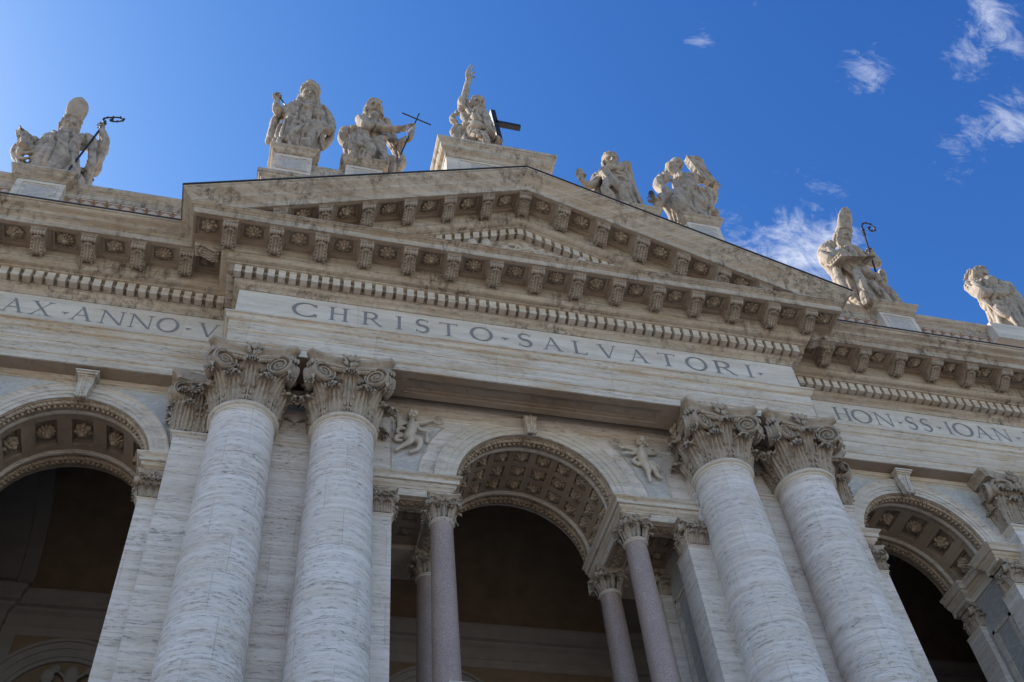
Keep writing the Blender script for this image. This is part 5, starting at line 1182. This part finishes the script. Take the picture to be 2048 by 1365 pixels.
stube(m, f.PP((-.05, 3.7, -.7), (-.1, 3.0, -.95), (.15, 1.9, -.8), (.3, .8, -.5)), [.3, .32, .25, .2]); stube(m, f.PP((-.5, 3.6, -.4), (-.8, 2.6, -.4), (-.75, 1.6, -.3), (-.75, .5)), [.24, .26, .24, .2]); stube(m, f.PP((-.2, 3.2, -.7), (-.5, 2.0, -.6), (-.55, .6, -.3)), [.2, .2, .2])
stube(m, f.PP((.6, 3.8, -.6), (1.2, 3.0, -.6), (1.5, 2.2, -.4), (1.3, 1.4)), [.28, .3, .3, .25]); stube(m, f.PP((.2, 2.6, -.6), (.8, 1.9, -.6), (1.2, 1.7, -.4)), [.2, .2, .2]); stube(m, f.PP((-.9, 3.0, -.5), (-1.3, 2.2, -.6), (-1.5, 1.9, -.5)), [.3, .24, .16])
x_ = MB(); c = f.P(-1.43, 3.12, -.4); R = rotm(.6, .2, .35); 
P = [[(np.array((r*cos(a), y, .34/.2*r*sin(a)))) @ R.T+c for r, y in ((.001, -.03), (.2, -.03), (.2, .03), (.001, .03))] for a in np.linspace(0, 2*pi, 25)]; x_.grid(P); x_.tube([c+np.array((0, 0, -.3)), c+np.array((.12, 0, -.8))], .03, 6); f.part('metal_disc', x_, 'iron')
f.done()
# --- bishop on the right wing
f = Fig(18.05, 2.3, 38.0, 'stone bishop with pointed mitre reading a wide book, dark crozier, on the right parapet'); m = f.m
robe(m, [(0, -.3, 0, 1.05, .7), (1.6, -.4, -.05, 1.05, .7), (2.8, -.5, -.15, .95, .62), (3.8, -.55, -.25, .80, .52), (4.7, -.50, -.35, .78, .48), (5.3, -.45, -.4, .42, .36)], 9, .13, .3, 19)
stube(m, f.PP((-.75, 5.8, -.45), (-1.35, 4.9, -.3), (-1.1, 4.5, -.6), (-.2, 4.9, -.95)), [.34, .36, .30, .20]); hand(m, f.P(-.15, 4.95, -1.0), (.9, -.2, .1), (0, .3, -1), .9, .4)
stube(m, f.PP((.5, 5.7, -.5), (1.1, 5.0, -.3), (1.5, 4.9, -.4), (1.6, 5.45, -.5)), [.34, .32, .26, .17]); hand(m, f.P(1.58, 5.55, -.5), (-.1, 0, 1), (-.7, -.6, 0), .9, .95)
book(m, f.P(.15, 4.85, -1.0), (.95, .0, .26), (-.1, .8, .25), (0, -.2, 1), 1.0, .45, .12)
stube(m, f.PP((.35, 5.9, -.6), (.38, 6.4, -.65)), .25); head(m, f.P(.42, 6.85, -.7), 1.0, .25, .25, 0, 1.3, 1, 20); mitre(m, HC[-1]+rotm(.25, .77) @ np.array((0, .08, .34)), .92, .25, 0, 1.5)
stube(m, f.PP((-1.3, 5.4), (-1.5, 4.4), (-1.35, 3.2), (-1.5, 2.0), (-1.3, .9)), [.2, .28, .24, .24, .2]); stube(m, f.PP((.3, 4.5, -.8), (.6, 3.9, -.9), (.9, 3.4, -.8), (1.2, 3.2, -.6), (1.5, 4.2, -.4)), [.2, .24, .24, .2, .18])
stube(m, f.PP((.0, 4.0, -.9), (-.1, 2.8, -1.0), (-.4, 1.4, -.8)), [.2, .26, .24]); stube(m, f.PP((.9, 3.6, -.7), (1.1, 2.6, -.6), (1.3, 1.4, -.4), (1.1, .6)), [.26, .26, .26, .2]); stube(m, f.PP((.5, 3.0, -.8), (.7, 1.8, -.7), (.7, .8, -.5)), [.2, .24, .22]); stube(m, f.PP((-.9, 4.4, -.6), (-1.2, 3.0, -.6), (-1.1, 1.6, -.5)), [.18, .22, .2])
swag(m, f.P(-.9, 5.6, -.7), f.P(.6, 5.7, -.8), .6, .12, 4, .2, seed=21)
crozier(f, f.P(1.02, 3.6, -.75), f.P(1.93, 8.0, -.6), f.PP((1.93, 8.0, -.6), (1.98, 8.35, -.6), (2.25, 8.75, -.6), (2.62, 8.75, -.6), (2.75, 8.3, -.6), (2.45, 8.05, -.6), (2.3, 8.25, -.6), (2.45, 8.4, -.6)))
f.done()
# --- figure at the right edge of the picture
f = Fig(23.7, 2.3, 37.5, 'bowed stone figure with folded arms, rightmost on the roofline, cut by the picture edge'); m = f.m
robe(m, [(0, 1.6, 0, 1.0, .75), (1.6, 1.7, 0, 1.05, .75), (3.0, 1.9, -.1, 1.1, .7), (4.2, 1.9, -.2, 1.05, .6), (5.0, 1.6, -.3, .8, .5), (5.4, 1.5, -.3, .4, .35)], 9, .16, .35, 22)
f.kz = 1.75
head(m, f.P(1.75, 5.75, -.2), 1.1, .8, .3, 0, 1.2, .7, 23); stube(m, f.PP((.85, 4.8, -.2), (1.2, 4.2, -.6), (2.2, 4.4, -.8), (3.0, 5.0, -.7)), [.36, .34, .30, .2]); stube(m, f.PP((3.2, 5.2, -.2), (3.0, 4.6, -.6), (2.4, 5.0, -.9)), [.34, .3, .2]); hand(m, f.P(2.6, 4.7, -.9), (.8, 0, .3), (0, .8, 0), .9, .5)
swag(m, f.P(.9, 4.8, -.5), f.P(2.8, 5.0, -.7), .5, .14, 5, .24, seed=24)
for k in range(4): stube(m, [(1.0+.45*k, -.6, 3.9), (1.1+.4*k, -.7, 2.4), (1.0+.42*k, -.7, .5)], [.14, .18, .18])
f.done()
m = MB(); m.box(23.0, 26.6, 1.5, 3.4, 36.8, 37.9); link('pedestal', m.mesh('pedestal', 'arch'), root)
# ------------------------------------------------------------------ flying children carved in low relief beside the middle arch
def cherub(s, pts):
    m = MB(); Y = YA-.10; P = lambda x, z, y=0: np.array((x, Y+y, z))
    g = pts
    head(m, P(*g['head'], -.10), .42, g['yaw'], .1, 0, 0, .5, 3)
    stube(m, [P(*g['neck'], -.05), P(*g['chest'], -.1), P(*g['belly'], -.12), P(*g['hip'], -.05)], [.09, .16, .185, .16], 12)
    for k in ('arm1', 'arm2'): stube(m, [P(*q, -.06 if i else -.02) for i, q in enumerate(g[k])], [.085, .072, .056, .04][:len(g[k])], 8); e = g[k][-1]; hand(m, P(e[0], e[1], -.06), np.array((g[k][-1][0]-g[k][-2][0], 0, g[k][-1][1]-g[k][-2][1])), (0, -1, .1), .27, .3)
    for k in ('leg1', 'leg2'): stube(m, [P(*q, (-.05, -.12, -.06, -.04)[i]) for i, q in enumerate(g[k])], [.15, .12, .072, .055][:len(g[k])], 10)
    for k in ('wing1', 'wing2'):
        a, b = g[k]; a = np.array(P(*a)); b = np.array(P(*b)); d = b-a; L = np.linalg.norm(d); d /= L; n = np.cross(d, (0, 1, 0))
        for i in range(7): t = i/6; stube(m, [a+d*L*.1*t, a+d*L*(.95-.08*i)+n*(t-.25)*.38], [.05, .035], 6, 2)
    for q in g['cloth']: stube(m, [P(*p, -.02) for p in q], [.05, .08, .07, .05][:len(q)], 7)
    me = solid(m, 'cherub_relief', 'relief', .013, 1); link('cherub_relief', me, big)
    w = MB(); c = P(*g['wreath'], -.03); rs = np.random.RandomState(4)
    for k in range(26):
        a = 2*pi*k/26; an = a+1.2; w.ell(c+np.array((.17*cos(a), rs.uniform(-.03, .01), .17*sin(a))), (.05, .03, .028), 6, 5, rot=np.array([[cos(an), 0, -sin(an)], [0, 1, 0], [sin(an), 0, cos(an)]]))
    w.tube([c+np.array((.17*cos(a), 0, .17*sin(a))) for a in np.linspace(0, 2*pi, 30)], .03, 6); link('wreath', w.mesh('wreath', 'relief', smooth=True), big)
dz = .27
sh = lambda d: {k: ((v[0], v[1]+dz) if isinstance(v, tuple) and not isinstance(v[0], tuple) else v) for k, v in d.items()}
def prep(d, dz=-.25):
    o = {}
    for k, v in d.items():
        if k == 'yaw': o[k] = v
        elif k == 'cloth': o[k] = [[(a, b+dz) for a, b in q] for q in v]
        elif isinstance(v, list): o[k] = [(a, b+dz) for a, b in v]
        else: o[k] = (v[0], v[1]+dz)
    return o
cherub(-1, prep(dict(yaw=.5, head=(-3.95, 26.72), neck=(-3.98, 26.5), chest=(-4.0, 26.25), belly=(-4.02, 25.98), hip=(-4.12, 25.75), arm1=[(-3.9, 26.38), (-3.72, 26.15), (-3.5, 26.1)], arm2=[(-3.85, 26.45), (-3.6, 26.5), (-3.38, 26.62)],
    leg1=[(-4.1, 25.75), (-4.05, 25.5), (-4.3, 25.3), (-4.5, 25.12)], leg2=[(-4.0, 25.72), (-3.75, 25.55), (-3.8, 25.25), (-4.05, 25.1)], wing1=[(-4.1, 26.4), (-4.52, 26.62)], wing2=[(-3.8, 26.4), (-3.5, 26.62)],
    cloth=[[(-4.1, 26.1), (-4.35, 26.15), (-4.45, 25.95), (-4.2, 25.8)], [(-4.2, 25.8), (-4.45, 25.75), (-4.5, 25.6), (-4.3, 25.6)], [(-3.5, 26.0), (-3.5, 25.7)]], wreath=(-3.15, 26.72)), 0.))
cherub(1, prep(dict(yaw=-.3, head=(3.93, 26.75), neck=(3.9, 26.55), chest=(3.82, 26.3), belly=(3.80, 26.02), hip=(3.84, 25.78), arm1=[(3.75, 26.42), (3.5, 26.4), (3.25, 26.45)], arm2=[(3.72, 26.35), (3.5, 26.2), (3.28, 26.2)],
    leg1=[(3.86, 25.78), (3.9, 25.5), (3.9, 25.25), (3.92, 25.0)], leg2=[(3.95, 25.75), (4.1, 25.55), (4.22, 25.3), (4.35, 25.2)], wing1=[(4.0, 26.45), (4.3, 26.7)], wing2=[(4.0, 26.3), (4.4, 26.45)],
    cloth=[[(3.9, 25.95), (4.15, 25.9), (4.35, 25.7), (4.3, 25.55)], [(3.65, 26.1), (3.5, 25.9), (3.65, 25.75)], [(3.7, 25.9), (3.85, 25.8), (4.0, 25.85)]], wreath=(3.02, 26.72)), 0.))
